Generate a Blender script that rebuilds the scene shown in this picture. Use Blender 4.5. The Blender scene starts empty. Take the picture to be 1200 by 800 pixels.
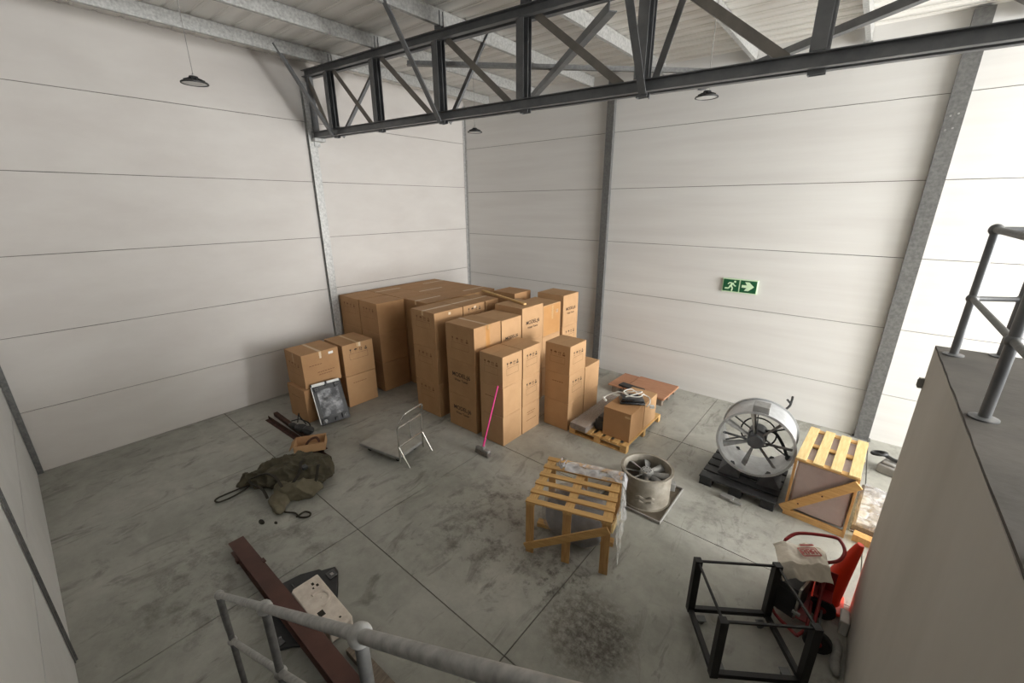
import bpy, bmesh, math, random
from mathutils import Vector, Matrix, noise as mnoise
random.seed(11)
R = math.radians
scene = bpy.context.scene
COL = scene.collection
V = Vector

# ------------------------------------------------------------------ materials
def lin(c):
    return tuple(((x/255)/12.92 if x/255 <= .04045 else ((x/255+.055)/1.055)**2.4) for x in c)

def mat(name, c1, c2=None, scale=6.0, rough=.6, metal=0.0, bump=0.0, bscale=None, detail=6,
        stretch=(1, 1, 1), contrast=(.35, .65), rough2=None, alpha=1.0, coat=0.0, spec=.5):
    m = bpy.data.materials.new(name); m.use_nodes = True
    nt = m.node_tree; N = nt.nodes; L = nt.links
    b = N['Principled BSDF']
    b.inputs['Roughness'].default_value = rough
    b.inputs['Metallic'].default_value = metal
    b.inputs['Specular IOR Level'].default_value = spec
    b.inputs['Alpha'].default_value = alpha
    b.inputs['Coat Weight'].default_value = coat
    a = lin(c1) + (1,)
    b.inputs['Base Color'].default_value = a
    tc = N.new('ShaderNodeTexCoord'); mp = N.new('ShaderNodeMapping')
    mp.inputs['Scale'].default_value = stretch
    L.new(tc.outputs['Object'], mp.inputs['Vector'])
    if c2 is not None or rough2 is not None:
        nz = N.new('ShaderNodeTexNoise'); nz.inputs['Scale'].default_value = scale
        nz.inputs['Detail'].default_value = detail; nz.inputs['Roughness'].default_value = .6
        L.new(mp.outputs[0], nz.inputs['Vector'])
        rp = N.new('ShaderNodeValToRGB')
        rp.color_ramp.elements[0].position = contrast[0]; rp.color_ramp.elements[1].position = contrast[1]
        rp.color_ramp.elements[0].color = a
        rp.color_ramp.elements[1].color = lin(c2 or c1) + (1,)
        L.new(nz.outputs[0], rp.inputs[0]); L.new(rp.outputs[0], b.inputs['Base Color'])
        if rough2 is not None:
            mr = N.new('ShaderNodeMapRange'); mr.inputs['To Min'].default_value = rough
            mr.inputs['To Max'].default_value = rough2
            L.new(nz.outputs[0], mr.inputs[0]); L.new(mr.outputs[0], b.inputs['Roughness'])
    if bump:
        nb = N.new('ShaderNodeTexNoise'); nb.inputs['Scale'].default_value = bscale or scale*4
        nb.inputs['Detail'].default_value = 4
        L.new(mp.outputs[0], nb.inputs['Vector'])
        bp = N.new('ShaderNodeBump'); bp.inputs['Strength'].default_value = bump
        bp.inputs['Distance'].default_value = .02
        L.new(nb.outputs[0], bp.inputs['Height']); L.new(bp.outputs[0], b.inputs['Normal'])
    return m

M = {}
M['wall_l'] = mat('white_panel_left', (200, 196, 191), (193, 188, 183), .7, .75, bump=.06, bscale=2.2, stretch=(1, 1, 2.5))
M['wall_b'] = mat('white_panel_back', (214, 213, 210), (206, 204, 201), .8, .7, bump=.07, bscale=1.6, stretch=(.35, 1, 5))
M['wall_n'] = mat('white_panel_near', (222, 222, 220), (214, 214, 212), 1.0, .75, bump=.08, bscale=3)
M['joint'] = mat('panel_joint', (66, 63, 58), (110, 105, 98), 1.3, .9)
M['galv'] = mat('galvanised_steel', (150, 150, 148), (192, 192, 189), 24, .36, .35, detail=3, contrast=(.3, .7), rough2=.6)
M['galv_dark'] = mat('weathered_galvanised', (98, 98, 97), (118, 118, 116), 22, .5, .4, detail=3, rough2=.65)
M['steel_dark'] = mat('painted_dark_steel', (98, 100, 102), (114, 115, 116), 5, .42, .3, bump=.03)
M['steel_brown'] = mat('dull_brown_steel', (128, 123, 116), (112, 108, 102), 6, .5, .35)
M['roof'] = mat('roof_sheet', (240, 238, 233), (230, 227, 221), .9, .5, .0, stretch=(.3, 2.5, 1))
M['plaster'] = mat('grey_plaster', (196, 193, 186), (184, 181, 173), 1.1, .85, bump=.15, bscale=3, stretch=(1, 1, .35))
M['block'] = mat('bounce_cut_grey', (112, 109, 104), (98, 95, 90), 2, .9, bump=.2, bscale=9)
M['screed'] = mat('dark_screed', (94, 90, 85), (76, 73, 69), 1.6, .85, bump=.25, bscale=8)
M['card'] = mat('cardboard', (172, 134, 94), (163, 125, 86), 3.5, .8, bump=.04, bscale=3)
M['card_b'] = mat('cardboard_pale', (184, 147, 107), (175, 138, 99), 3.0, .8, bump=.04, bscale=3)
M['card_c'] = mat('cardboard_tan', (166, 126, 86), (174, 134, 93), 3.0, .8, bump=.04, bscale=3)
M['card_d'] = mat('cardboard_inside', (150, 108, 66), (140, 98, 60), 3.0, .85)
M['tape'] = mat('parcel_tape', (196, 163, 118), (205, 174, 130), 5, .28, coat=.3)
M['tape_brown'] = mat('brown_tape', (178, 130, 78), (186, 138, 86), 4, .3, coat=.3)
M['tape_pale'] = mat('pale_tape', (222, 205, 180), (212, 194, 166), 4, .3, coat=.3)
M['ink'] = mat('printed_ink', (58, 44, 34), (70, 54, 40), 30, .8)
M['ink_brown'] = mat('printed_brown_ink', (112, 76, 46), (122, 84, 52), 30, .8)
M['sticker'] = mat('white_sticker', (236, 234, 228), (226, 224, 218), 20, .5)
M['pine'] = mat('pine_wood', (214, 176, 116), (190, 148, 92), 5, .65, bump=.05, stretch=(1, 9, 9))
M['pine_y'] = mat('pine_wood_crosscut', (214, 176, 116), (190, 148, 92), 5, .65, bump=.05, stretch=(9, 1, 9))
M['pine_pale'] = mat('pale_pine_wood', (232, 208, 152), (216, 186, 128), 4, .65, bump=.05, stretch=(9, 1, 9))
M['pine_gold'] = mat('golden_pine_wood', (208, 168, 108), (188, 146, 88), 4, .6, bump=.05, stretch=(1, 9, 9))
M['pine_v'] = mat('golden_pine_post', (200, 158, 102), (178, 134, 82), 4, .6, bump=.05, stretch=(9, 9, 1))
M['oldwood'] = mat('grey_weathered_wood', (134, 121, 107), (104, 93, 82), 7, .8, bump=.15, stretch=(6, 1, 6))
M['ply'] = mat('red_plywood', (176, 130, 100), (160, 112, 82), 3, .55, stretch=(1, 6, 1))
M['black'] = mat('black_plastic', (38, 39, 40), (48, 49, 50), 8, .5)
M['black_gloss'] = mat('glossy_black_plastic', (26, 27, 30), (60, 62, 66), 7, .22, coat=.6, contrast=(.45, .75))
M['black_pal'] = mat('black_pallet_plastic', (34, 35, 37), (50, 51, 53), 10, .5)
M['black_steel'] = mat('black_painted_steel', (24, 24, 25), (34, 33, 33), 6, .45, .2)
M['rubber'] = mat('black_rubber', (24, 23, 23), (36, 34, 33), 10, .8)
M['fan_galv'] = mat('bright_galvanised_sheet', (204, 206, 208), (178, 180, 182), 9, .35, .5, contrast=(.3, .7), rough2=.45)
M['fan_grey'] = mat('cast_aluminium', (168, 168, 166), (140, 140, 138), 9, .45, .5)
M['fan_dark'] = mat('dark_motor_grey', (102, 104, 107), (84, 86, 89), 6, .5, .4)
M['fan_old'] = mat('dusty_grey_casing', (158, 152, 140), (124, 117, 104), 5, .65, .25, bump=.1, bscale=14)
M['tray'] = mat('brown_steel_tray', (112, 102, 88), (86, 78, 68), 4, .6, .4)
M['cast'] = mat('mottled_silver_cast', (44, 45, 48), (138, 139, 141), 7, .35, .3, detail=4, contrast=(.45, .75))
M['red'] = mat('dark_red_paint', (142, 26, 28), (116, 20, 22), 6, .4, .1, coat=.2)
M['orange'] = mat('orange_cone_plastic', (240, 62, 22), (228, 52, 18), 4, .45)
M['olive'] = mat('olive_canvas', (86, 80, 63), (66, 61, 47), 8, .9, bump=.35, bscale=12)
M['olive_l'] = mat('light_olive_canvas', (110, 103, 84), (94, 88, 70), 8, .9, bump=.35, bscale=12)
M['strap'] = mat('dark_olive_webbing', (38, 34, 26), (48, 43, 33), 10, .9)
M['rust'] = mat('red_oxide_primer', (92, 60, 51), (76, 49, 42), 3, .6, .1, bump=.05)
M['rod'] = mat('rusty_dark_bar', (86, 54, 42), (56, 38, 32), 10, .7, .3)
M['pink'] = mat('pink_handle', (222, 70, 138), (210, 60, 128), 3, .35)
M['grey_pl'] = mat('grey_bristle', (150, 140, 132), (112, 104, 98), 30, .8)
M['deck'] = mat('grey_trolley_deck', (172, 170, 162), (152, 150, 142), 5, .55, .15)
M['chrome'] = mat('chrome_tube', (214, 212, 206), (190, 188, 182), 8, .22, .9)
M['poly'] = mat('off_white_polystyrene', (226, 216, 204), (206, 194, 182), 10, .85, bump=.25, bscale=40)
M['sack'] = mat('white_woven_sack', (232, 225, 212), (214, 206, 192), 5, .75, bump=.4, bscale=14)
M['sack_red'] = mat('faded_red_print', (166, 66, 62), (178, 96, 90), 14, .75)
M['wrapgrey'] = mat('grey_wrapped_load', (142, 143, 146), (112, 113, 117), 3, .5, .1, bump=.3, bscale=7)
M['pinkboard'] = mat('pinkish_foil_board', (186, 166, 161), (170, 150, 145), 2, .4, .15, bump=.12, bscale=6)
M['green'] = mat('exit_green', (8, 78, 46), (10, 84, 50), 10, .5)
M['glowgreen'] = mat('pale_exit_green', (206, 232, 196), (198, 226, 188), 10, .5)
M['white'] = mat('white_plastic', (226, 226, 222), (216, 216, 212), 10, .45)
M['lens'] = mat('lamp_lens', (206, 206, 204), (198, 198, 196), 10, .35)
M['cable'] = mat('white_cable', (232, 230, 224), (222, 220, 214), 10, .45)
M['boardgrey'] = mat('grey_board', (152, 150, 146), (132, 130, 126), 4, .7)
M['treads'] = mat('stair_steel', (108, 108, 106), (128, 128, 125), 10, .5, .6)

def film(name, tint, a, var=1.0, dist=1.2):
    m = bpy.data.materials.new(name); m.use_nodes = True
    nt = m.node_tree; N = nt.nodes; L = nt.links; b = N['Principled BSDF']
    b.inputs['Base Color'].default_value = lin(tint) + (1,)
    b.inputs['Roughness'].default_value = .16; b.inputs['Specular IOR Level'].default_value = .8
    tc = N.new('ShaderNodeTexCoord')
    nz = N.new('ShaderNodeTexNoise'); nz.inputs['Scale'].default_value = 6; nz.inputs['Detail'].default_value = 5
    nz.inputs['Distortion'].default_value = dist
    L.new(tc.outputs['Object'], nz.inputs['Vector'])
    mr = N.new('ShaderNodeMapRange'); mr.inputs['From Min'].default_value = .35; mr.inputs['From Max'].default_value = .7
    mr.inputs['To Min'].default_value = a*(1-.55*var); mr.inputs['To Max'].default_value = min(1, a*(1+.6*var))
    L.new(nz.outputs[0], mr.inputs[0]); L.new(mr.outputs[0], b.inputs['Alpha'])
    bp = N.new('ShaderNodeBump'); bp.inputs['Strength'].default_value = .8; bp.inputs['Distance'].default_value = .03
    L.new(nz.outputs[0], bp.inputs['Height']); L.new(bp.outputs[0], b.inputs['Normal'])
    return m
M['film'] = film('clear_plastic_film', (226, 226, 224), .42)
M['film_s'] = film('stretch_film', (214, 208, 206), .22, .5, .3)
M['film_d'] = film('bunched_plastic_film', (196, 197, 201), .6)

def floor_mat():
    m = bpy.data.materials.new('stained_concrete'); m.use_nodes = True
    nt = m.node_tree; N = nt.nodes; L = nt.links; b = N['Principled BSDF']
    tc = N.new('ShaderNodeTexCoord')
    def nz(s, d=6, r=.6, dist=0, st=None):
        n = N.new('ShaderNodeTexNoise'); n.inputs['Scale'].default_value = s; n.inputs['Detail'].default_value = d
        n.inputs['Roughness'].default_value = r; n.inputs['Distortion'].default_value = dist
        if st:
            mp = N.new('ShaderNodeMapping'); mp.inputs['Scale'].default_value = st[:3]; mp.inputs['Rotation'].default_value = (0, 0, st[3])
            L.new(tc.outputs['Object'], mp.inputs['Vector']); L.new(mp.outputs[0], n.inputs['Vector'])
        else:
            L.new(tc.outputs['Object'], n.inputs['Vector'])
        return n
    def ramp(src, p0, p1, c0, c1):
        r = N.new('ShaderNodeValToRGB'); e = r.color_ramp.elements
        e[0].position = p0; e[1].position = p1; e[0].color = c0 + (1,); e[1].color = c1 + (1,)
        L.new(src.outputs[0], r.inputs[0]); return r
    def mix(fac, a, bb, mode='MIX'):
        x = N.new('ShaderNodeMix'); x.data_type = 'RGBA'; x.blend_type = mode
        if isinstance(fac, float): x.inputs[0].default_value = fac
        else: L.new(fac, x.inputs[0])
        L.new(a, x.inputs[6])
        if isinstance(bb, tuple): x.inputs[7].default_value = bb + (1,)
        else: L.new(bb, x.inputs[7])
        return x.outputs[2]
    base = ramp(nz(.55, 8, .62, .4), .3, .72, lin((142, 142, 134)), lin((178, 177, 169)))
    fine = ramp(nz(5, 8, .7), .3, .7, (.82,)*3, (1.06,)*3)
    c = mix(1.0, base.outputs[0], fine.outputs[0], 'MULTIPLY')
    # trowel streaks and smudges
    sm = ramp(nz(1.5, 7, .68, 1.2, (1.9, .8, 1, .5)), .54, .68, (0,)*3, (.75,)*3)
    c = mix(sm.outputs[0], c, lin((104, 103, 95)))
    lt = ramp(nz(.8, 6, .6, .8, (.8, 1.6, 1, -.3)), .58, .75, (0,)*3, (.45,)*3)
    c = mix(lt.outputs[0], c, lin((190, 189, 182)))
    # thin scuff lines
    sc = ramp(nz(1.7, 6, .6, 2.5, (3, .7, 1, .9)), .66, .72, (0,)*3, (.35,)*3)
    c = mix(sc.outputs[0], c, lin((84, 82, 76)))
    # one mottled oil patch
    def patch(cx, cy, rad, lo, hi, col, scale):
        nonlocal c
        mp = N.new('ShaderNodeMapping'); mp.inputs['Location'].default_value = (-cx/rad, -cy/rad, 0)
        mp.inputs['Scale'].default_value = (1/rad, 1/rad, 0)
        L.new(tc.outputs['Object'], mp.inputs['Vector'])
        ln = N.new('ShaderNodeVectorMath'); ln.operation = 'LENGTH'; L.new(mp.outputs[0], ln.inputs[0])
        inv = N.new('ShaderNodeMath'); inv.operation = 'SUBTRACT'; inv.inputs[0].default_value = 1.0; L.new(ln.outputs['Value'], inv.inputs[1])
        inv.use_clamp = True
        n = nz(scale, 8, .75)
        sm_ = N.new('ShaderNodeMapRange'); sm_.interpolation_type = 'SMOOTHSTEP'; sm_.inputs['From Max'].default_value = .55
        L.new(inv.outputs[0], sm_.inputs[0])
        r = ramp(n, lo, hi, (0,)*3, (.85,)*3)
        mu = N.new('ShaderNodeMath'); mu.operation = 'MULTIPLY'; L.new(r.outputs[0], mu.inputs[0]); L.new(sm_.outputs[0], mu.inputs[1])
        c = mix(mu.outputs[0], c, lin(col))
    patch(8.33, -6.60, .62, .36, .60, (84, 76, 67), 13)
    patch(8.45, -6.62, .40, .45, .62, (72, 66, 58), 22)
    patch(7.75, -6.25, .60, .50, .62, (82, 79, 73), 7)
    patch(9.0, -4.0, .8, .50, .66, (112, 110, 104), 6)
    patch(6.6, -6.0, 1.3, .48, .64, (92, 89, 83), 4)
    patch(4.6, -8.6, 1.6, .50, .66, (104, 102, 95), 3)
    L.new(c, b.inputs['Base Color'])
    rr = N.new('ShaderNodeMapRange'); rr.inputs['To Min'].default_value = .36; rr.inputs['To Max'].default_value = .66
    n2 = nz(1.3, 6); L.new(n2.outputs[0], rr.inputs[0]); L.new(rr.outputs[0], b.inputs['Roughness'])
    bp = N.new('ShaderNodeBump'); bp.inputs['Strength'].default_value = .06; bp.inputs['Distance'].default_value = .02
    n3 = nz(18, 5); L.new(n3.outputs[0], bp.inputs['Height']); L.new(bp.outputs[0], b.inputs['Normal'])
    return m
M['floor'] = floor_mat()

# ------------------------------------------------------------------ mesh builder
class MB:
    def __init__(s):
        s.bm = bmesh.new(); s.mi = 0; s.sm = False; s.T = Matrix.Identity(4)
    def _v(s, p): return s.bm.verts.new(s.T @ V(p))
    def _f(s, vs):
        try:
            f = s.bm.faces.new(vs); f.material_index = s.mi; f.smooth = s.sm; return f
        except ValueError: return None
    def box(s, x0, y0, z0, x1, y1, z1):
        v = [s._v((x, y, z)) for z in (z0, z1) for x, y in ((x0, y0), (x1, y0), (x1, y1), (x0, y1))]
        for q in ((3, 2, 1, 0), (4, 5, 6, 7), (0, 1, 5, 4), (1, 2, 6, 5), (2, 3, 7, 6), (3, 0, 4, 7)):
            s._f([v[i] for i in q])
        return s
    def sweep(s, sec, p0, p1, u, v):
        p0, p1, u, v = V(p0), V(p1), V(u), V(v)
        a = [s._v(p0 + u*x + v*y) for x, y in sec]; b = [s._v(p1 + u*x + v*y) for x, y in sec]
        n = len(sec)
        for i in range(n):
            s._f([a[i], a[(i+1) % n], b[(i+1) % n], b[i]])
        s._f(a[::-1]); s._f(b)
        return s
    def bar(s, p0, p1, w, h, up=(0, 0, 1)):
        d = (V(p1)-V(p0)).normalized(); up = V(up)
        if abs(d.dot(up)) > .98: up = V((1, 0, 0))
        u = d.cross(up).normalized(); v = u.cross(d).normalized()
        return s.sweep([(-w/2, -h/2), (w/2, -h/2), (w/2, h/2), (-w/2, h/2)], p0, p1, u, v)
    def angle(s, p0, p1, w, t, up=(0, 0, 1)):
        d = (V(p1)-V(p0)).normalized(); up = V(up)
        if abs(d.dot(up)) > .98: up = V((1, 0, 0))
        u = d.cross(up).normalized(); v = u.cross(d).normalized()
        return s.sweep([(0, 0), (w, 0), (w, t), (t, t), (t, w), (0, w)], V(p0)-u*w/2-v*w/2, V(p1)-u*w/2-v*w/2, u, v)
    def chan(s, p0, p1, h, b, t, u, v, lip=0):
        # web along v (height h), flanges along u (width b)
        sec = [(0, -h/2), (b, -h/2)]
        if lip: sec += [(b, -h/2+lip), (b-t, -h/2+lip)]
        else: sec += [(b, -h/2+t)]
        if lip: sec += [(b-t, -h/2+t)]
        sec += [(t, -h/2+t), (t, h/2-t)]
        if lip: sec += [(b-t, h/2-t), (b-t, h/2-lip), (b, h/2-lip)]
        else: sec += [(b, h/2-t)]
        sec += [(b, h/2), (0, h/2)]
        return s.sweep(sec, p0, p1, u, v)
    def tube(s, pts, r, seg=10, closed=False, caps=True):
        pts = [V(p) for p in pts]; n = len(pts); sm = s.sm; rings = []
        ref = None
        for i, p in enumerate(pts):
            if closed: d = (pts[(i+1) % n]-pts[i-1])
            else: d = (pts[min(i+1, n-1)]-pts[max(i-1, 0)])
            d.normalize()
            if ref is None:
                ref = V((0, 0, 1)) if abs(d.z) < .9 else V((1, 0, 0))
            u = d.cross(ref)
            if u.length < 1e-5: u = d.orthogonal()
            u.normalize(); w = u.cross(d).normalized(); ref = w
            rr = r[i] if isinstance(r, (list, tuple)) else r
            rings.append([s._v(p + (u*math.cos(2*math.pi*k/seg) + w*math.sin(2*math.pi*k/seg))*rr) for k in range(seg)])
        s.sm = True
        for i in range(n if closed else n-1):
            a, b = rings[i], rings[(i+1) % n]
            for k in range(seg): s._f([a[k], a[(k+1) % seg], b[(k+1) % seg], b[k]])
        s.sm = False
        if not closed and caps: s._f(rings[0][::-1]); s._f(rings[-1])
        s.sm = sm
        return s
    def lathe(s, prof, seg=32, T=None, closed=False):
        T = T or Matrix.Identity(4); rings = []
        for r, z in prof:
            if r < 1e-6: rings.append([s._v(T @ V((0, 0, z)))])
            else: rings.append([s._v(T @ V((r*math.cos(2*math.pi*k/seg), r*math.sin(2*math.pi*k/seg), z))) for k in range(seg)])
        s.sm = True
        n = len(rings)
        for i in range(n if closed else n-1):
            a, b = rings[i], rings[(i+1) % n]
            for k in range(seg):
                if len(a) == 1 and len(b) == 1: continue
                if len(a) == 1: s._f([a[0], b[(k+1) % seg], b[k]])
                elif len(b) == 1: s._f([a[k], a[(k+1) % seg], b[0]])
                else: s._f([a[k], a[(k+1) % seg], b[(k+1) % seg], b[k]])
        s.sm = False
        return s
    def ball(s, c, r, seg=14, ring=8):
        return s.lathe([(r*math.sin(math.pi*i/ring), -r*math.cos(math.pi*i/ring)) for i in range(ring+1)], seg, Matrix.Translation(V(c)))
    def prism(s, poly, T, d):
        a = [s._v(T @ V((x, y, 0))) for x, y in poly]; b = [s._v(T @ V((x, y, d))) for x, y in poly]
        n = len(poly)
        for i in range(n): s._f([a[i], a[(i+1) % n], b[(i+1) % n], b[i]])
        s._f(a[::-1]); s._f(b)
        return s
    def flat(s, pts): s._f([s._v(p) for p in pts]); return s
    def grid(s, nx, ny, fn):
        g = [[s._v(fn(i/nx, j/ny)) for j in range(ny+1)] for i in range(nx+1)]
        sm = s.sm; s.sm = True
        for i in range(nx):
            for j in range(ny): s._f([g[i][j], g[i+1][j], g[i+1][j+1], g[i][j+1]])
        s.sm = sm
        return s
    def build(s, name, m, parent=None, bevel=0, recalc=True, solid=0):
        if recalc: bmesh.ops.recalc_face_normals(s.bm, faces=s.bm.faces[:])
        me = bpy.data.meshes.new(name); s.bm.to_mesh(me); s.bm.free()
        ms = m if isinstance(m, (list, tuple)) else [m]
        for x in ms: me.materials.append(x)
        me.set_sharp_from_angle(angle=R(40))
        return link(name, me, parent, bevel, solid)

def link(name, me, parent=None, bevel=0, solid=0):
    o = bpy.data.objects.new(name, me); COL.objects.link(o)
    if parent: o.parent = parent
    if bevel:
        b = o.modifiers.new('bevel', 'BEVEL'); b.width = bevel; b.segments = 2; b.limit_method = 'ANGLE'; b.angle_limit = R(50)
    if solid:
        q = o.modifiers.new('solid', 'SOLIDIFY'); q.thickness = solid; q.offset = 0
    return o
def thing(name, label, cat, loc=(0, 0, 0), rz=0, group=None):
    o = bpy.data.objects.new(name, None); COL.objects.link(o); o.empty_display_size = .1
    o.location = loc; o.rotation_euler = (0, 0, rz)
    return tag(o, label, cat, group)
def tag(o, label, cat, group=None, kind=None):
    o['label'] = label; o['category'] = cat
    if group: o['group'] = group
    if kind: o['kind'] = kind
    return o
def struct(o, label, cat): return tag(o, label, cat, None, 'structure')
def copy_tree(o, parent=None):
    c = o.copy(); COL.objects.link(c)
    if parent: c.parent = parent
    for ch in list(o.children): copy_tree(ch, c)
    return c
def smooth_path(pts, n=6):
    pts = [V(p) for p in pts]; out = []
    for i in range(len(pts)-1):
        p0 = pts[max(i-1, 0)]; p1 = pts[i]; p2 = pts[i+1]; p3 = pts[min(i+2, len(pts)-1)]
        for k in range(n):
            t = k/n
            out.append(.5*((2*p1) + (p2-p0)*t + (2*p0-5*p1+4*p2-p3)*t*t + (-p0+3*p1-3*p2+p3)*t**3))
    out.append(pts[-1]); return out
def lump(name, ells, m, parent=None, voxel=.02, disp=.03, size=.15, smooth=4, seed=0, flat=0.0, ridged=False):
    """one soft continuous body fused from squashed balls"""
    bm = bmesh.new()
    for c, r, rot in ells:
        T = Matrix.Translation(V(c)) @ Matrix.Rotation(rot, 4, 'Z') @ Matrix.Diagonal((r[0], r[1], r[2], 1))
        bmesh.ops.create_icosphere(bm, subdivisions=3, radius=1, matrix=T)
    for v in bm.verts:
        if v.co.z < flat: v.co.z = flat + (v.co.z-flat)*.02
    me = bpy.data.meshes.new(name); bm.to_mesh(me); bm.free(); me.materials.append(m)
    o = link(name, me, parent)
    r = o.modifiers.new('remesh', 'REMESH'); r.mode = 'VOXEL'; r.voxel_size = voxel; r.use_smooth_shade = True
    q = o.modifiers.new('soft', 'SMOOTH'); q.iterations = smooth; q.factor = .5
    if ridged:   # sharp cloth creases: bake the fused body, then push it along ridged noise
        COL.objects.link(o) if o.name not in COL.objects else None
        dg = bpy.context.evaluated_depsgraph_get(); dg.update()
        m2 = bpy.data.meshes.new_from_object(o.evaluated_get(dg), depsgraph=dg)
        nn = [v.normal.copy() for v in m2.vertices]
        for v, n in zip(m2.vertices, nn):
            p = v.co; wv = V((mnoise.noise(p*4), mnoise.noise(p*4+V((9, 2, 5))), mnoise.noise(p*4+V((3, 7, 1)))))*.06
            q = V(((p.x*.85+p.y*.5), (p.y*.85-p.x*.5)*1.9, p.z*1.3)) + wv
            a_ = 1-abs(mnoise.noise(q*2.6+V((seed, 0, 0)))); b_ = 1-abs(mnoise.noise(q*5.0+V((0, seed, 4))))
            d_ = disp*(a_**4-.35) + disp*.45*(b_**3-.4)
            if p.z > flat+.004: v.co = p + n*d_
            if v.co.z < flat: v.co.z = flat
        o.modifiers.clear(); o.data = m2
        for pp in m2.polygons: pp.use_smooth = True
        return o
    t = bpy.data.textures.new(name+'_folds', 'CLOUDS'); t.noise_scale = size; t.noise_depth = 3
    d = o.modifiers.new('folds', 'DISPLACE'); d.texture = t; d.strength = disp; d.mid_level = .55; d.texture_coords = 'LOCAL'
    return o

# ------------------------------------------------------------------ camera (solved from the panel joints)
f_px, yaw, pitch, roll = 491.134, -0.6967087, -0.3163736, -0.0033137
cam = bpy.data.cameras.new('camera'); co = bpy.data.objects.new('camera', cam); COL.objects.link(co)
fw = V((math.cos(pitch)*math.sin(yaw), math.cos(pitch)*math.cos(yaw), math.sin(pitch)))
rt = V((math.cos(yaw), -math.sin(yaw), 0)); upv = rt.cross(fw)
r2 = rt*math.cos(roll) + upv*math.sin(roll); u2 = -rt*math.sin(roll) + upv*math.cos(roll)
mx = Matrix((r2, u2, -fw)).transposed().to_4x4(); mx.translation = V((9.76268, -9.52761, 4.17467))
co.matrix_world = mx
cam.sensor_width = 36; cam.lens = 36*f_px/1200; cam.clip_start = .05; cam.clip_end = 100
scene.camera = co

# ------------------------------------------------------------------ room shell
XF, YN, HT = 20.0, -10.03, 7.12
def zroof(x): return 6.985 - .022*x
# floor slabs with saw-cut joints
xs = [-.1, 2.52, 5.2, 7.82, 10.45, 13.1, XF+.1]; ys = [YN-.1, -7.34, -4.54, -2.35, .1]
b = MB()
g = .0065
for i in range(len(xs)-1):
    for j in range(len(ys)-1):
        b.box(xs[i]+g, ys[j]+g, -.05, xs[i+1]-g, ys[j+1]-g, 0)
b.mi = 1; b.box(-.1, YN-.1, -.2, XF+.1, .1, -.012)
struct(b.build('floor', [M['floor'], M['joint']]), 'grey stained concrete floor with saw-cut joints', 'floor')

def wall(name, rows, axis, a0, a1, pos, out, m, label, cuts=(), hole=None):
    """panels stacked in rows; out = +1/-1 direction of the room side"""
    b = MB()
    zs = [0] + rows + [HT]
    segs = [a0] + list(cuts) + [a1]
    gg = .005
    for i in range(len(zs)-1):
        for k in range(len(segs)-1):
            off = random.uniform(0, .003)
            p0, p1 = sorted((pos - out*.12, pos - out*off))
            lo, hi = segs[k]+(gg if k else 0), segs[k+1]-(gg if k < len(segs)-2 else 0)
            z0, z1 = zs[i]+(gg if i else 0), zs[i+1]-(gg if i < len(zs)-2 else 0)
            if axis == 'y': b.box(p0, lo, z0, p1, hi, z1)
            else: b.box(lo, p0, z0, hi, p1, z1)
    b.mi = 1
    p0, p1 = sorted((pos - out*.16, pos - out*.018))
    if axis == 'y': b.box(p0, a0, 0, p1, a1, HT)
    else: b.box(a0, p0, 0, a1, p1, HT)
    return struct(b.build(name, [m, M['joint']]), label, 'wall')
wall('wall_left', [1.06+1.2*k for k in range(5)], 'y', YN, 0, 0, 1, M['wall_l'], 'white insulated panel wall lit behind the low carton stacks')
wall('wall_back', [.91+1.2*k for k in range(5)], 'x', -.2, XF, 0, -1, M['wall_b'], 'white panel wall that carries the green exit sign')
wall('wall_near', [1.15+1.2*k for k in range(5)], 'x', -.2, 7.4, YN, 1, M['wall_n'], 'white panel wall running beside the steel stair')
b = MB(); b.box(7.401, YN-.14, 0, XF, YN-.004, HT)
struct(b.build('wall_near', M['block']), 'unseen grey end of the stair wall, darkened to cut bounce light', 'wall')  # unseen stretch, finish made dark to cut bounce onto the carton sides
# unseen far wall; its loading door is invented to let daylight in
DY0, DY1, DZ = -4.3, -.9, 4.9
b = MB()
b.box(XF, YN, 0, XF+.15, DY0, 4.0); b.box(XF, YN, 6.3, XF+.15, DY0, HT); b.box(XF, YN, 4.0, XF+.15, YN+.5, 6.3); b.box(XF, DY0-.4, 4.0, XF+.15, DY0, 6.3); b.box(XF, DY1, 0, XF+.15, .0, HT); b.box(XF, DY0, DZ, XF+.15, DY1, HT)
struct(b.build('wall_far', M['wall_n']), 'unseen white end wall with the added loading door', 'wall')
b = MB()
b.box(XF-.03, DY0-.1, 0, XF+.17, DY0, DZ+.1); b.box(XF-.03, DY1, 0, XF+.17, DY1+.1, DZ+.1); b.box(XF-.03, DY0, DZ, XF+.17, DY1, DZ+.1)
struct(b.build('added_door_1', M['galv_dark']), 'steel frame of the added loading door, out of view', 'door')

b = MB()
WY0, WY1 = YN+.5, DY0-.4  # window invented for more light on ceiling and back wall
for k in range(5):
    y = WY0+(WY1-WY0)*k/4; b.box(XF-.02, y-.03, 4.0, XF+.1, y+.03, 6.3)
b.box(XF-.02, WY0, 3.96, XF+.1, WY1, 4.02); b.box(XF-.02, WY0, 6.28, XF+.1, WY1, 6.34)
struct(b.build('added_window_1', M['galv_dark']), 'frame of the added high strip window in the unseen end wall', 'window')
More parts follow.
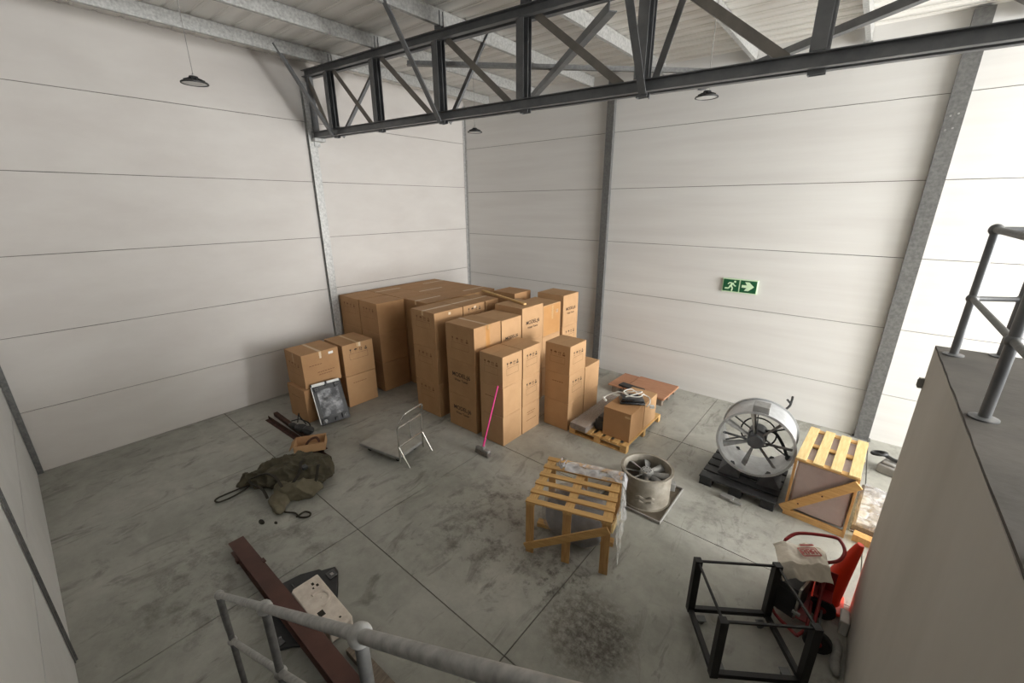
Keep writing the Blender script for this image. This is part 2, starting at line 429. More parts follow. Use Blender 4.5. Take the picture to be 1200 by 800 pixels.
# corrugated roof sheet, ribs run along x
b = MB()
yy = YN-.1
prof = []
while yy < .1:
    prof += [(yy, 0), (yy+.21, 0), (yy+.235, .014), (yy+.27, .014), (yy+.295, 0)]
    yy += .305
for (ya, za), (yb, zb) in zip(prof[:-1], prof[1:]):
    if yb - ya < 1e-5: continue
    b.flat([(-.2, ya, zroof(-.2)+za), (XF+.2, ya, zroof(XF+.2)+za), (XF+.2, yb, zroof(XF+.2)+zb), (-.2, yb, zroof(-.2)+zb)])
o = b.build('ceiling', M['roof'], recalc=False); q = o.modifiers.new('t', 'SOLIDIFY'); q.thickness = .02; q.offset = 1
struct(o, 'pale ribbed metal roof sheeting', 'ceiling')

# raised mezzanine
WX, WY = 10.37, -4.55
b = MB(); b.box(WX, YN, 0, XF, WY, 2.985)
struct(b.build('wall_mezzanine', M['plaster']), 'grey plastered wall of the raised mezzanine', 'wall')
b = MB()
b.T = Matrix.Identity(4)
# slab top with a slightly ragged edge
edge = [(WX+random.uniform(.0, .005), YN+.02+i*(WY-YN-.02)/40) for i in range(41)]
edge[-1] = (WX, WY)
poly = edge + [(XF-.02, WY), (XF-.02, YN+.02)]
b.prism(poly, Matrix.Translation((0, 0, 2.9855)), .0185)
struct(b.build('floor_mezzanine', M['screed']), 'dark rough concrete top of the mezzanine', 'floor')
b = MB(); b.box(0, 0, 0, .035, .04, .09); b.box(-.006, .008, .015, 0, .032, .075)
o = b.build('junction_box', M['boardgrey'], bevel=.006); o.location = (WX-.037, WY-.045, 2.61)  # small box of unknown use, taken for a junction box
tag(o, 'small dark grey box fixed to the mezzanine wall corner', 'electrical box')

# ------------------------------------------------------------------ steel columns
def column(name, x0, x1, y0, y1, h, face, label, m):
    """H section: flanges on the room side and on the wall side joined by a web"""
    b = MB(); t = .012
    if face == 'x':
        b.box(x1-t, y0, 0, x1, y1, h); b.box(x0, y0, 0, x0+t, y1, h)
        b.box(x0+t, (y0+y1)/2-.025, 0, x1-t, (y0+y1)/2+.025, h)
        b.box(x0, y0-.03, 0, x1+.03, y1+.03, .015)
    else:
        lo, hi = (y0, y1)
        b.box(x0, lo, 0, x1, lo+t, h); b.box(x0, hi-t, 0, x1, hi, h)
        b.box(x1-.03, lo+t, 0, x1, hi-t, h); b.box(x0, lo+t, 0, x0+.02, hi-t, h)
        b.box(x0-.03, lo-.03, 0, x1+.03, hi, .015)
    o = b.build(name, m); struct(o, label, 'column'); return o
column('column_left', .004, .1, -4.73, -4.56, 6.6, 'x', 'galvanised steel column on the white wall under the truss end', M['galv'])
column('column_back', 4.665, 4.84, -.1, -.004, 6.8, 'y', 'galvanised steel column on the back wall behind the cartons', M['galv_dark'])
column('column_back', 10.24, 10.45, -.1, -.004, 6.72, 'y', 'galvanised steel column on the back wall beside the exit sign', M['galv_dark'])
b = MB(); b.sweep([(0, 0), (.04, 0), (.04, .008), (.008, .008), (.008, .025), (0, .025)], (4.66, YN+.003, 0), (4.66, YN+.003, 6.8), (1, 0, 0), (0, 1, 0))
struct(b.build('trim_3', M['galv_dark']), 'thin dark steel cover strip on the wall beside the stair', 'trim')
b = MB(); b.box(.004, YN+.004, 0, .075, YN+.075, 6.8)
struct(b.build('trim_1', M['galv_dark']), 'steel corner post where the two white walls meet in shade', 'trim')
b = MB(); b.sweep([(0, 0), (.07, 0), (.07, .012), (.012, .012), (.012, .07), (0, .07)], (.004, -.004, 0), (.004, -.004, 6.85), (1, 0, 0), (0, -1, 0))
struct(b.build('trim_2', M['galv']), 'thin metal angle in the far corner behind the cartons', 'trim')
# gusset holes of the back column
b = MB()
for px_, pz in ((10.30, 5.39), (10.38, 5.41), (10.285, 5.2), (10.36, 5.22)):
    b.lathe([(0, 0), (.014, 0), (.014, .01), (0, .01)], 8, Matrix.Translation((px_, -.1, pz)) @ Matrix.Rotation(R(90), 4, 'X'))
o = b.build('bolt_heads', M['fan_grey'])
o['kind'] = 'structure'; o['label'] = 'bolt heads on the steel column beside the exit sign'; o['category'] = 'bolts'

# ------------------------------------------------------------------ roof truss
def ztop(x): return 6.775 - .050*x if x < 7 else 6.425 - .03*(x-7)
def zbot(x): return 5.60 - .028*x
YT = -4.6
tr = thing('roof_truss', 'dark steel roof truss spanning the hall above the cartons', 'truss', (0, 0, 0))
b = MB()
for (xa, xb) in ((.04, 7.0), (7.0, 15.5)):
    p0, p1 = (xa, YT, ztop(xa)-.02), (xb, YT, ztop(xb)-.02)
    d = (V(p1)-V(p0)).normalized(); v = V((0, 1, 0)).cross(d) * -1
    v = v if v.z > 0 else -v
    b.chan(p0, p1, .12, .08, .009, (0, -1, 0), v)
    b.chan(V(p0)+V((0, .08, 0)), V(p1)+V((0, .08, 0)), .12, .08, .009, (0, 1, 0), v)
b.build('top_chord', M['steel_dark'], tr)
b = MB()
p0, p1 = (.04, YT, zbot(.04)), (15.5, YT, zbot(15.5))
b.chan(p0, p1, .12, .07, .009, (0, -1, 0), (0, 0, 1)); b.chan((.04, YT+.08, zbot(.04)), (15.5, YT+.08, zbot(15.5)), .12, .07, .009, (0, 1, 0), (0, 0, 1))
b.build('bottom_chord', M['steel_dark'], tr)
vx = [.97, 2.54, 4.21, 5.85, 7.5, 9.1, 10.75, 12.4, 14.05]
for x in vx:
    b = MB(); zt = zroof(x)-.03
    b.chan((x-.06, YT+.04, zbot(x)-.1), (x-.06, YT+.04, zt), .11 if False else .074, .13, .008, (1, 0, 0), (0, 1, 0))
    b.box(x-.065, YT-.075, zbot(x)+.065, x+.055, YT-.067, ztop(x)-.09)
    b.box(x-.065, YT-.067, zbot(x)+.065, x-.057, YT+.002, ztop(x)-.09)
    b.build('vertical_post', M['steel_dark'], tr)
ends = [(.12, .74)] + [(vx[i]+.2, vx[i+1]-.24) for i in range(len(vx)-1)]
for i, (xa, xb) in enumerate(ends):
    b = MB(); b.angle((xa, YT+.04, ztop(xa)-.08), (xb, YT+.04, zbot(xb)+.05), .088, .01, (0, 1, 0))
    b.build('diagonal_brace', M['steel_brown'], tr)
for x in (.97, 4.21, 7.5, 10.75):
    for sgn in (-1, 1):
        b = MB(); yb = YT+.04+sgn*.1; ye = YT+.04+sgn*1.02
        b.angle((x+.06, yb, zbot(x)-.07), (x+.06, ye, zroof(x)-.07), .085, .009, (1, 0, 0))
        b.build('fly_brace', M['steel_dark'], tr)
b = MB(); b.box(.02, YT-.08, zbot(0)-.13, .26, YT+.16, zbot(0)-.07); b.box(.02, YT-.03, zbot(0)-.22, .12, YT+.1, zbot(0)-.13)
b.build('end_bracket', M['galv'], tr)
b = MB(); b.box(.06, YT-.02, zbot(0)+.05, .16, YT+.10, ztop(0)-.06); b.build('end_post', M['steel_dark'], tr)

# purlins along y
names = ['closest to the tall white wall', 'second from the tall white wall', 'third from the tall white wall', 'fourth from the tall white wall',
         'fifth from the tall white wall', 'sixth from the tall white wall', 'over the mezzanine edge']
for x, nm in zip(vx[:7], names):
    b = MB(); z = zroof(x)-.105
    b.chan((x-.03+.065, YN+.15, z), (x-.03+.065, -.03, z), .2, .065, .005, (-1, 0, 0), (0, 0, 1), lip=.02)
    o = b.build('roof_purlin', M['galv'])
    tag(o, 'galvanised roof purlin ' + nm, 'purlin', 'roof purlins')
    o.location.x += .02
    if x in (7.5, 9.1):
        b = MB(); b.box(x-.06, -.07, 6.54, x+.06, -.035, zroof(x)-.206); b.build('cleat', M['galv'], o)
# horizontal wind bracing under the roof
def brace(p0, p1, w, m, label):
    b = MB(); b.angle(p0, p1, w, .012); o = b.build('wind_brace', m)
    tag(o, label, 'brace', 'roof wind bracing')
brace((3.25, -4.45, 6.42), (7.3, -.2, 6.45), .09, M['galv_dark'], 'pale steel wind brace running flat behind the truss posts')
brace((7.0, -4.42, 6.30), (2.9, -.92, 6.30), .10, M['steel_dark'], 'dark steel wind brace crossing behind the third truss diagonal')
brace((7.75, -4.4, 6.52), (12.6, .0-.15, 6.52), .15, M['galv'], 'wide galvanised wind brace above the mezzanine railing')
brace((10.6, -3.1, 6.325), (6.62, -.03, 6.325), .10, M['steel_dark'], 'short dark wind brace over the exit sign')
b = MB(); b.box(0, 0, 0, .2, .14, .018); o = b.build('brace_plate', M['steel_dark'], bevel=.003); o.location = (4.95, -2.76, 6.352)
o.rotation_euler = (0, 0, 0)
tag(o, 'small dark plate where two wind braces cross', 'plate')
# ------------------------------------------------------------------ pendant lamps
def lamp():
    t = thing('pendant_lamp', '', 'lamp')
    b = MB(); b.lathe([(0, .075), (.05, .075), (.055, .06), (.06, .035), (.085, .03), (.15, .008), (.158, 0), (.158, -.012), (.145, -.014), (.143, -.004), (0, -.004)], 28)
    for k in range(12):
        a = k*math.pi/6; b.bar((.06*math.cos(a), .06*math.sin(a), .045), (.12*math.cos(a), .12*math.sin(a), .022), .006, .02)
    b.build('lamp_housing', M['black'], t)
    b = MB(); b.lathe([(0, -.012), (.10, -.012), (.142, -.006), (.142, -.0045), (0, -.0045)], 28); b.build('lens', M['lens'], t)
    b = MB(); b.tube([(-.03, 0, .07), (-.03, 0, .1), (0, 0, .12), (.03, 0, .1), (.03, 0, .07)], .005, 6); b.build('hook', M['galv'], t)
    b = MB(); b.tube([(0, 0, .115), (0, 0, 1.2)], .0045, 6); b.build('hanging_wire', M['boardgrey'], t)
    return t
lp = lamp()
L1 = [(2.54, -7.37, 5.70, 'black round high-bay lamp hanging before the tall white wall'),
      (2.74, -2.36, 5.66, 'black round high-bay lamp hanging over the cartons near the corner'),
      (7.56, -2.55, 5.62, 'black round high-bay lamp hanging above the exit sign')]
for i, (x, y, z, lab) in enumerate(L1):
    o = lp if i == 0 else copy_tree(lp)
    o.location = (x, y, z); o['label'] = lab; o['group'] = 'pendant lamps'

# ------------------------------------------------------------------ exit sign
es = thing('exit_sign', 'green running-man and arrow exit sign on the white back wall', 'sign', (7.56, -.003, 2.43))
b = MB(); b.box(0, -.03, 0, .65, 0, .28); b.build('sign_board', M['glowgreen'], es, bevel=.004)
b = MB(); b.box(.018, -.034, .018, .313, -.031, .262); b.box(.337, -.034, .018, .632, -.031, .262); b.build('green_field', M['green'], es)
TS = Matrix.Translation((.018, -.0345, .018)) @ Matrix.Rotation(R(90), 4, 'X')
def P(poly, ox, s=.245): return [(ox + x*s, y*s) for x, y in poly]
b = MB()
def limb(pts, w):
    for (xa, ya), (xb, yb) in zip(pts[:-1], pts[1:]):
        d = V((xb-xa, yb-ya)); n = V((-d.y, d.x)).normalized()*w/2
        b.prism(P([(xa+n.x, ya+n.y), (xa-n.x, ya-n.y), (xb-n.x, yb-n.y), (xb+n.x, yb+n.y)], .02), TS, .002)
b.prism(P([(.80+.085*math.cos(k*math.pi/6), .83+.085*math.sin(k*math.pi/6)) for k in range(12)], .02), TS, .002)
b.prism(P([(.52, .72), (.70, .74), (.62, .48), (.46, .36), (.38, .44), (.48, .56)], .02), TS, .0022)
limb([(.56, .71), (.38, .72), (.28, .58)], .09); limb([(.66, .70), (.76, .52), (.90, .46)], .09)
limb([(.46, .42), (.36, .24), (.08, .24)], .11); limb([(.54, .44), (.66, .30), (.62, .04)], .11)
b.build('running_man', M['glowgreen'], es)
b = MB(); b.prism(P([(.05, .40), (.42, .40), (.26, .16), (.58, .16), (.97, .52), (.58, .88), (.26, .88), (.42, .62), (.05, .62)], .335-.018+.02), TS, .002)
b.build('arrow', M['glowgreen'], es)

# ------------------------------------------------------------------ cartons
_txt = {}
def text_mesh(s, size):
    k = (s, size)
    if k not in _txt:
        c = bpy.data.curves.new('t', 'FONT'); c.body = s; c.size = size; c.align_x = 'CENTER'; c.align_y = 'CENTER'
        c.offset = size*.022
        o = bpy.data.objects.new('t', c); COL.objects.link(o)
        dg = bpy.context.evaluated_depsgraph_get(); dg.update()
        me = bpy.data.meshes.new_from_object(o.evaluated_get(dg), depsgraph=dg)
        pts = [tuple(v.co) for v in me.vertices]; fs = [tuple(p.vertices) for p in me.polygons]
        bpy.data.objects.remove(o); bpy.data.curves.remove(c); bpy.data.meshes.remove(me)
        _txt[k] = (pts, fs)
    return _txt[k]
FACES = {'+x': (V((1, 0, 0)), V((0, 1, 0))), '-y': (V((0, -1, 0)), V((1, 0, 0)))}
def on_face(sz, face):
    """matrix: local 2D (x right, y up, centred on the face) -> carton local"""
    n, r = FACES[face]; up = V((0, 0, 1))
    c = V((sz[0]/2, sz[1]/2, sz[2]/2)) + V((n.x*sz[0]/2, n.y*sz[1]/2, 0)) + n*.0025
    m = Matrix((r, up, n)).transposed().to_4x4(); m.translation = c
    return m
def put_text(b, s, size, T, x, y):
    pts, fs = text_mesh(s, size); vs = [b._v(T @ V((px+x, py+y, 0))) for px, py, pz in pts]
    for f in fs: b._f([vs[i] for i in f])
def icons(b, T, w, h, y=.22, k=.075):
    n = 4; sp = w*.17; s = k*.5
    for i in range(n):
        x = (i-(n-1)/2)*sp; yy = y*h
        def pl(pts): b.flat([T @ V((x+px*s, yy+py*s, 0)) for px, py in pts])
        if i == 0:   # wine glass
            pl([(-.55, 1), (.55, 1), (.35, .1), (.1, -.1), (-.1, -.1), (-.35, .1)]); pl([(-.08, -.1), (.08, -.1), (.08, -.8), (-.08, -.8)]); pl([(-.45, -.8), (.45, -.8), (.45, -1), (-.45, -1)])
        elif i == 1:  # umbrella
            pl([(math.cos(a*math.pi/8)*.9, math.sin(a*math.pi/8)*.9+.05) for a in range(9)]); pl([(-.07, .05), (.07, .05), (.07, -1), (-.07, -1)])
        elif i == 2:  # upward arrows
            for q in (-.45, .45): pl([(q-.1, -.8), (q+.1, -.8), (q+.1, .2), (q+.4, .2), (q, 1), (q-.4, .2), (q-.1, .2)])
            pl([(-.9, -.95), (.9, -.95), (.9, -.82), (-.9, -.82)])
        else:         # stacking limit
            pl([(-.75, -.95), (.75, -.95), (.75, -.2), (-.75, -.2)]); pl([(-.75, .05), (.75, .05), (.75, .25), (-.75, .25)]); pl([(-.12, .25), (.12, .25), (.45, .95), (-.45, .95)])
    # faint ruled frame lines beneath
    w2 = w*.30
    for yy in (y*h-k*.95, y*h-k*2.6):
        b.flat([T @ V((-w2, yy, 0)), T @ V((w2, yy, 0)), T @ V((w2, yy+.004, 0)), T @ V((-w2, yy+.004, 0))])
    for xx in (-w2, w2):
        b.flat([T @ V((xx-.002, y*h-k*2.6, 0)), T @ V((xx+.002, y*h-k*2.6, 0)), T @ V((xx+.002, y*h-k*.95, 0)), T @ V((xx-.002, y*h-k*.95, 0))])
def lines(b, T, w, h, rows):
    for y, x0, x1 in rows:
        x = x0
        while x < x1:
            d = random.uniform(.015, .05); b.flat([T @ V((x, y*h, 0)), T @ V((x+d, y*h, 0)), T @ V((x+d, y*h+.014, 0)), T @ V((x, y*h+.014, 0))]); x += d+.012
def carton(x0, x1, y0, y1, z, h, label, group, marks=(), m='card', top=True, rot=None, along='y', cat='carton'):
    cx, cy = (x0+x1)/2, (y0+y1)/2; sx, sy = x1-x0, y1-y0; sz = (sx, sy, h-.004)
    rz = R(random.uniform(-.5, .5)) if rot is None else rot
    t = thing('carton', label, cat, (cx, cy, z+.001), rz, group)
    S = Matrix.Translation((-sx/2, -sy/2, 0))
    b = MB(); b.T = S; hz = sz[2]
    # body with the two top flaps meeting in a shallow seam
    if top:
        b.box(0, 0, 0, sx, sy, hz-.004)
        e = .0015
        if along == 'y': b.box(0, 0, hz-.004, sx/2-e, sy, hz); b.box(sx/2+e, 0, hz-.004, sx, sy, hz)
        else: b.box(0, 0, hz-.004, sx, sy/2-e, hz); b.box(0, sy/2+e, hz-.004, sx, sy, hz)
    else: b.box(0, 0, 0, sx, sy, hz)
    b.build('carton_body', M[m], t, bevel=.006)
    if top == 'tape':
        b = MB(); b.T = S; tw = .028; tz = hz+.0012; dr = .09
        if along == 'y':
            b.box(sx/2-tw, -.0015, hz, sx/2+tw, sy+.0015, tz)
            b.box(sx/2-tw, -.0015, hz-dr, sx/2+tw, -.0004, tz); b.box(sx/2-tw, sy+.0004, hz-dr, sx/2+tw, sy+.0015, tz)
        else:
            b.box(-.0015, sy/2-tw, hz, sx+.0015, sy/2+tw, tz)
            b.box(-.0015, sy/2-tw, hz-dr, -.0004, sy/2+tw, tz); b.box(sx+.0004, sy/2-tw, hz-dr, sx+.0015, sy/2+tw, tz)
        b.build('tape', M['tape'], t)
    for mk in marks:
        kind, face = mk[0], mk[1]; T = on_face(sz, face); fwid = sy if face == '+x' else sx
        b = MB(); b.T = S
        if kind == 'model':
            put_text(b, 'MODEL:J6', .098*fwid/.65, T, 0, mk[2]*hz); put_text(b, 'Water Tower', .056*fwid/.65, T, .0, mk[2]*hz-.105)
            b.build('printed_text', M['ink'], t, recalc=False)
        elif kind == 'icons':
            icons(b, T, fwid, hz, mk[2] if len(mk) > 2 else .22); b.build('printed_symbols', M['ink'] if face == '+x' else M['ink_brown'], t, recalc=False)
        elif kind == 'lines':
            lines(b, T, fwid, hz, mk[2]); b.build('printed_text', M['ink_brown'], t, recalc=False)
        elif kind == 'seam':   # vertical brown tape on the face
            w = mk[2]; b.flat([T @ V((-w/2, -hz/2, -.001)), T @ V((w/2, -hz/2, -.001)), T @ V((w/2, hz/2, -.001)), T @ V((-w/2, hz/2, -.001))])
            b.build('tape', M['tape_brown'], t, recalc=False)
        elif kind == 'patch':  # x,y,w,h,material
            _, _, x, y, w, hh, mm = mk
            b.flat([T @ V((x-w/2, y-hh/2, 0)), T @ V((x+w/2, y-hh/2, 0)), T @ V((x+w/2, y+hh/2, 0)), T @ V((x-w/2, y+hh/2, 0))])
            b.build('sticker' if mm == 'sticker' else 'tape', M[mm], t, recalc=False)
    return t
LV3 = ['bottom', 'middle', 'top']; LV2 = ['lower', 'upper']
G_ = 'stacked brown cartons'
# stack with the broom
eh = .573
for k in range(3):
    carton(4.84, 5.385, -4.545, -4.02, k*eh, eh, f'{LV3[k]} carton of the three-high stack the pink broom leans on', G_,
           [('icons', '-y'), ('icons', '+x', .2)] if k == 2 else ([('lines', '-y', [(.1, -.15, .12)])] if k == 1 else []), 'card_b', top=(True if k == 2 else False))
    carton(4.85, 5.39, -4.0, -3.475, k*eh, eh, f'{LV3[k]} carton of the three-high stack just behind the broom stack', G_,
           [('icons', '+x', .2)] if k else [('lines', '+x', [(.2, -.12, .12), (.12, -.12, .06), (-.1, -.14, .14)])], 'card_b', top=(True if k == 2 else False))
# long row printed MODEL
Dn = ['front end column', 'second column', 'third column', 'fourth column', 'last column by the wall']
Dy = [(-4.545, -3.83), (-3.80, -3.215), (-3.19, -2.49), (-2.44, -1.77), (-1.72, -1.09)]
Dh = [.70, .695, .735, .705, .742]
Dx = [(3.97, 4.715), (3.99, 4.72), (4.0, 4.73), (3.98, 4.70), (4.02, 4.74)]
for i in range(5):
    for k in range(3):
        mk = []
        if i == 0:
            mk = [('model', '-y', .08)] if k < 2 else [('seam', '+x', .11), ('icons', '-y', .1)]
        elif i in (1, 2, 4): mk = [('model', '+x', .05 if i != 1 else -.05)] if k == 2 else ([('icons', '+x', .3)] if i == 4 and k == 1 else [])
        elif i == 3 and k == 2: mk = [('patch', '+x', 0, 0, .62, .66, 'tape_brown'), ('patch', '+x', .02, .16, .06, .3, 'tape'), ('patch', '+x', .2, .16, .08, .08, 'tape_pale')]
        carton(*Dx[i], *Dy[i], k*Dh[i], Dh[i], f'{LV3[k]} carton in the {Dn[i]} of the MODEL-printed row', G_, mk,
               'card_b' if i else 'card', top=('tape' if (k == 2 and i == 0) else k == 2), along='x' if i == 0 else 'y')
# tall narrow row
Cy = [(-4.55, -3.81), (-3.785, -3.16), (-3.135, -2.72)]
Cn = ['front end', 'middle', 'rear end']
for i in range(3):
    for k in range(3):
        mk = [('icons', '-y', .3)] if i == 0 else ([('icons', '+x', .36)] if i == 1 and k == 2 else [])
        if k == 2 and i < 2: mk = mk + [('patch', '+x', .02, .30, .06, .05, 'tape_pale')]
        carton(2.96, 3.67, *Cy[i], k*.735, .735, f'{LV3[k]} carton at the {Cn[i]} of the narrow row beside the MODEL-printed row', G_, mk,
               'card', top=('tape' if k == 2 else False), along='y')
# big back block: two front columns then a 3 x 3 block
for i, (xa, xb) in enumerate(((.12, .94), (.985, 1.70))):
    for k in range(3):
        carton(xa, xb, -4.53, -3.81, k*.70, .70, f'{LV3[k]} carton of the big block, front column ' + ('against the white wall' if i == 0 else 'away from the wall'), G_,
               [('icons', '-y', .25)] if k == 2 else [], 'card_c', top=(True if k == 2 else False))
bx = [(.12, .895), (.91, 1.685), (1.70, 2.50)]; by = [(-3.78, -3.045), (-3.03, -2.295), (-2.28, -1.55)]
rown = ['front', 'middle', 'rear']; coln = ['beside the white wall', 'in its centre', 'facing the narrow row']
for i in range(3):
    for j in range(3):
        for k in range(3):
            seen = (k == 2) or (i == 2 and j == 0)
            if seen: lab = f'{LV3[k]} carton of the big block, {rown[j]} rank, {coln[i]}'
            else: lab = 'plain brown carton hidden under the top layer of the big block'
            carton(*bx[i], *by[j], k*.70, .70, lab, G_ if seen else 'cartons hidden in the big block', [], 'card_c' if (i+j) % 2 else 'card', top=('tape' if (k == 2 and (i+j) % 2 == 0) else k == 2), along='y')
for k in range(3):
    carton(3.02, 3.68, -2.16, -1.55, k*.735, .735, f'{LV3[k]} carton of the lone stack behind the narrow row near the back wall', G_, [], 'card_c', top=(True if k == 2 else False))
# low stacks by the left wall
for k in range(2):
    z = k*.705
    if k == 0: carton(1.09, 1.80, -6.40, -5.66, 0, .70, 'lower carton of the low stack behind the leaning black panel', G_, [('lines', '-y', [(.2, -.2, .1)])], 'card_c', top=False, rot=R(1.5))
    else: carton(1.05, 1.765, -6.33, -5.575, z, .70, 'upper carton with a white sticker above the leaning black panel', G_,
                 [('patch', '+x', .22, .27, .10, .05, 'sticker'), ('patch', '+x', .0, .27, .04, .13, 'tape_pale'), ('lines', '+x', [(.12, -.25, .0), (-.12, -.1, .22), (-.2, -.08, .2)]),
                  ('icons', '-y', .15), ('patch', '-y', .0, .24, .03, .18, 'tape')], 'card_c', top='tape', rot=R(1), along='x')
    carton(1.06, 1.82, -5.50, -4.80, z, .70, f'{LV2[k]} carton of the low stack next to the steel column', G_,
           ([('icons', '+x', .28), ('patch', '+x', .04, .30, .05, .09, 'tape_pale')] if k else [('lines', '+x', [(.25, -.2, .08)])]), 'card', top=('tape' if k else False), along='x')
# stack next to the wooden pallet
for k in range(3):
    carton(5.425, 5.975, -3.35, -2.79, k*eh, eh, f'{LV3[k]} carton of the three-high stack beside the wooden pallet', G_,
           [('icons', '+x', .2), ('icons', '-y', .2)] if k == 2 else ([('icons', '+x', .2), ('lines', '-y', [(.2, -.1, .15)])] if k == 1 else []), 'card_b', top=(True if k == 2 else False))
for k in range(2):
    carton(5.42, 5.975, -2.765, -2.21, k*eh, eh, f'{LV2[k]} carton of the two-high stack beside the wooden pallet', G_, [], 'card_b', top=(k == 1))
# timber strip lying over the cartons
b = MB(); b.bar((-.87, 0, 0), (.87, 0, 0), .07, .035); o = b.build('timber_strip', M['pine'], bevel=.003)
o.location = (3.74, -2.66, 2.228); o.rotation_euler = (0, R(0), R(-16.5))
tag(o, 'pale timber strip lying across the tops of the cartons', 'timber strip')

# ------------------------------------------------------------------ leaning black panel
def panel_part(root, w, h):
    b = MB(); b.box(-w/2, -.02, 0, w/2, .02, h); b.build('panel_shell', M['black'], root, bevel=.012)
    b = MB()
    def f(u, v): 
        x = -w/2+.08+u*(w-.16); z = .15+v*(h-.30)
        return (x, -.024 + .012*mnoise.noise(V((x*7, z*7, 1.3))) - .004, z)
    b.grid(20, 24, f); b.build('silver_face', M['cast'], root)
    for x, z, ww, hh in ((-w/2+.09, h-.12, .10, .09), (w/2-.09, h-.11, .11, .10), (0, h-.07, .06, .05), (-w/2+.10, .07, .12, .10), (w/2-.09, .08, .13, .11), (.02, .06, .05, .06)):
        b = MB(); b.box(x-ww/2, -.05, z-hh/2, x+ww/2, -.0201, z+hh/2)
        bo = b.build('mounting_boss', M['black'], root, bevel=.006)
        if ww > .09:
            b = MB(); b.lathe([(.028, 0), (.028, .012), (.015, .012), (.015, 0)], 14, Matrix.Translation((x, -.0505, z)) @ Matrix.Rotation(R(90), 4, 'X'), closed=True)
            b.build('bushing', M['black_gloss'], bo)
    b = MB(); b.box(-w/2+.02, -.034, h-.06, -.02, -.0205, h-.005); b.box(.02, -.034, h-.05, w/2-.03, -.0205, h-.003); b.box(-w/2-.004, -.026, .02, -w/2+.01, -.016, h-.05)
    b.build('bright_edge', M['white'], root)
lean = thing('moulded_cover', 'black and silver moulded panel leaning against the low carton stack', 'moulded cover', (2.215, -6.03, .03), R(90-10))
panel_part(lean, .58, .84)
lean.rotation_euler = (R(-26), 0, R(81))

# ------------------------------------------------------------------ items by the wall: bars, tangle, open box
b = MB(); b.angle((-1.2, 0, .04), (1.2, 0, .04), .075, .008); o = b.build('steel_bar', M['rod']); o.location = (2.2, -6.83, 0); o.rotation_euler = (0, 0, R(2))
tag(o, 'rusty angle bar on the floor running under the open box', 'steel bar', 'rusty steel bars')
b = MB(); b.angle((-1.15, 0, .04), (1.0, 0, .04), .075, .008, (0, 0, -1)); o = b.build('steel_bar', M['rod']); o.location = (2.1, -6.69, 0); o.rotation_euler = (0, 0, R(-.5))
tag(o, 'dark rusty bar lying under the tangled black gear', 'steel bar', 'rusty steel bars')
tg = thing('tool_tangle', 'heap of tangled black tools lying on the rusty bars', 'tools', (2.05, -6.70, .085))
lump('tool_body', [((.1, .02, .06), (.16, .09, .07), .3), ((.3, .06, .07), (.12, .1, .08), 0), ((-.15, -.02, .04), (.13, .06, .05), .2)], M['black'], tg, .014, .03, .06, 2)
b = MB()
b.tube(smooth_path([(-.4, .05, .02), (-.2, .12, .1), (0, .1, .16), (.2, .14, .13), (.42, .04, .05)]), .012, 8)
b.tube(smooth_path([(-.25, .1, .02), (-.28, .16, .18), (-.1, .1, .2), (.1, .12, .1)]), .010, 8)
b.tube(smooth_path([(.2, -.08, .05), (.38, -.05, .16), (.46, .06, .1), (.3, .12, .06)]), .011, 8)
b.build('cable', M['rubber'], tg)
sb = thing('open_box', 'small open cardboard box on the rusty bars beside the olive bag', 'box', (2.86, -6.84, .085), R(58))
b = MB(); w, d, h, t = .25, .16, .15, .006
b.box(-w, -d, 0, w, d, t); b.box(-w, -d, 0, w, -d+t, h); b.box(-w, d-t, 0, w, d, h); b.box(-w, -d, 0, -w+t, d, h); b.box(w-t, -d, 0, w, d, h)
b.build('box_body', M['card_b'], sb, bevel=.002)
b = MB(); b.flat([(-w, -d, h), (-w, d, h), (-w-.07, d, h-.07), (-w-.07, -d, h-.07)]); b.build('flap', M['card'], sb, solid=.005)
b = MB(); b.flat([(-w, d, h), (w, d, h), (w, d+.05, h-.02), (-w, d+.05, h-.02)]); b.build('flap', M['card'], sb, solid=.005)
b = MB(); b.tube(smooth_path([(-.1, .0, .02), (-.02, .04, .12), (.1, .02, .17), (.15, -.03, .1)]), .02, 8); b.build('contents', M['rod'], sb)

# ------------------------------------------------------------------ olive duffel bag
bag = thing('canvas_bag', 'slumped olive-green canvas rucksack with dark straps on the floor', 'bag', (3.50, -7.47, 0), R(0))
lump('bag_body', [((-.05, .05, .15), (.46, .30, .17), R(35)), ((.12, .28, .17), (.30, .25, .16), R(40)), ((-.34, -.24, .10), (.26, .24, .12), R(10)),
                  ((-.12, -.05, .23), (.26, .2, .12), R(30)), ((-.50, -.36, .07), (.14, .18, .08), 0), ((.30, .26, .12), (.2, .2, .13), 0), ((-.22, .22, .13), (.28, .22, .13), R(50))], M['olive'], bag, .012, .10, .30, 3, flat=.012, ridged=True)
lump('side_pocket', [((.42, -.06, .13), (.32, .14, .13), R(48)), ((.22, -.22, .10), (.15, .12, .1), 0)], M['olive_l'], bag, .012, .045, .26, 3, 5, flat=.012, ridged=True)
lump('front_pocket', [((.34, -.30, .08), (.18, .13, .09), R(-40)), ((.50, -.38, .06), (.12, .09, .06), R(-20))], M['olive_l'], bag, .012, .045, .2, 3, 8, flat=.012, ridged=True)
b = MB()
b.tube(smooth_path([(-.46, -.36, .08), (-.45, -.55, .03), (-.47, -.72, .02), (-.47, -.86, .02), (-.43, -.92, .02), (-.35, -.89, .02), (-.33, -.74, .02), (-.35, -.56, .03), (-.38, -.40, .07)]), .012, 8)
b.build('cord_loop', M['strap'], bag)
b = MB()
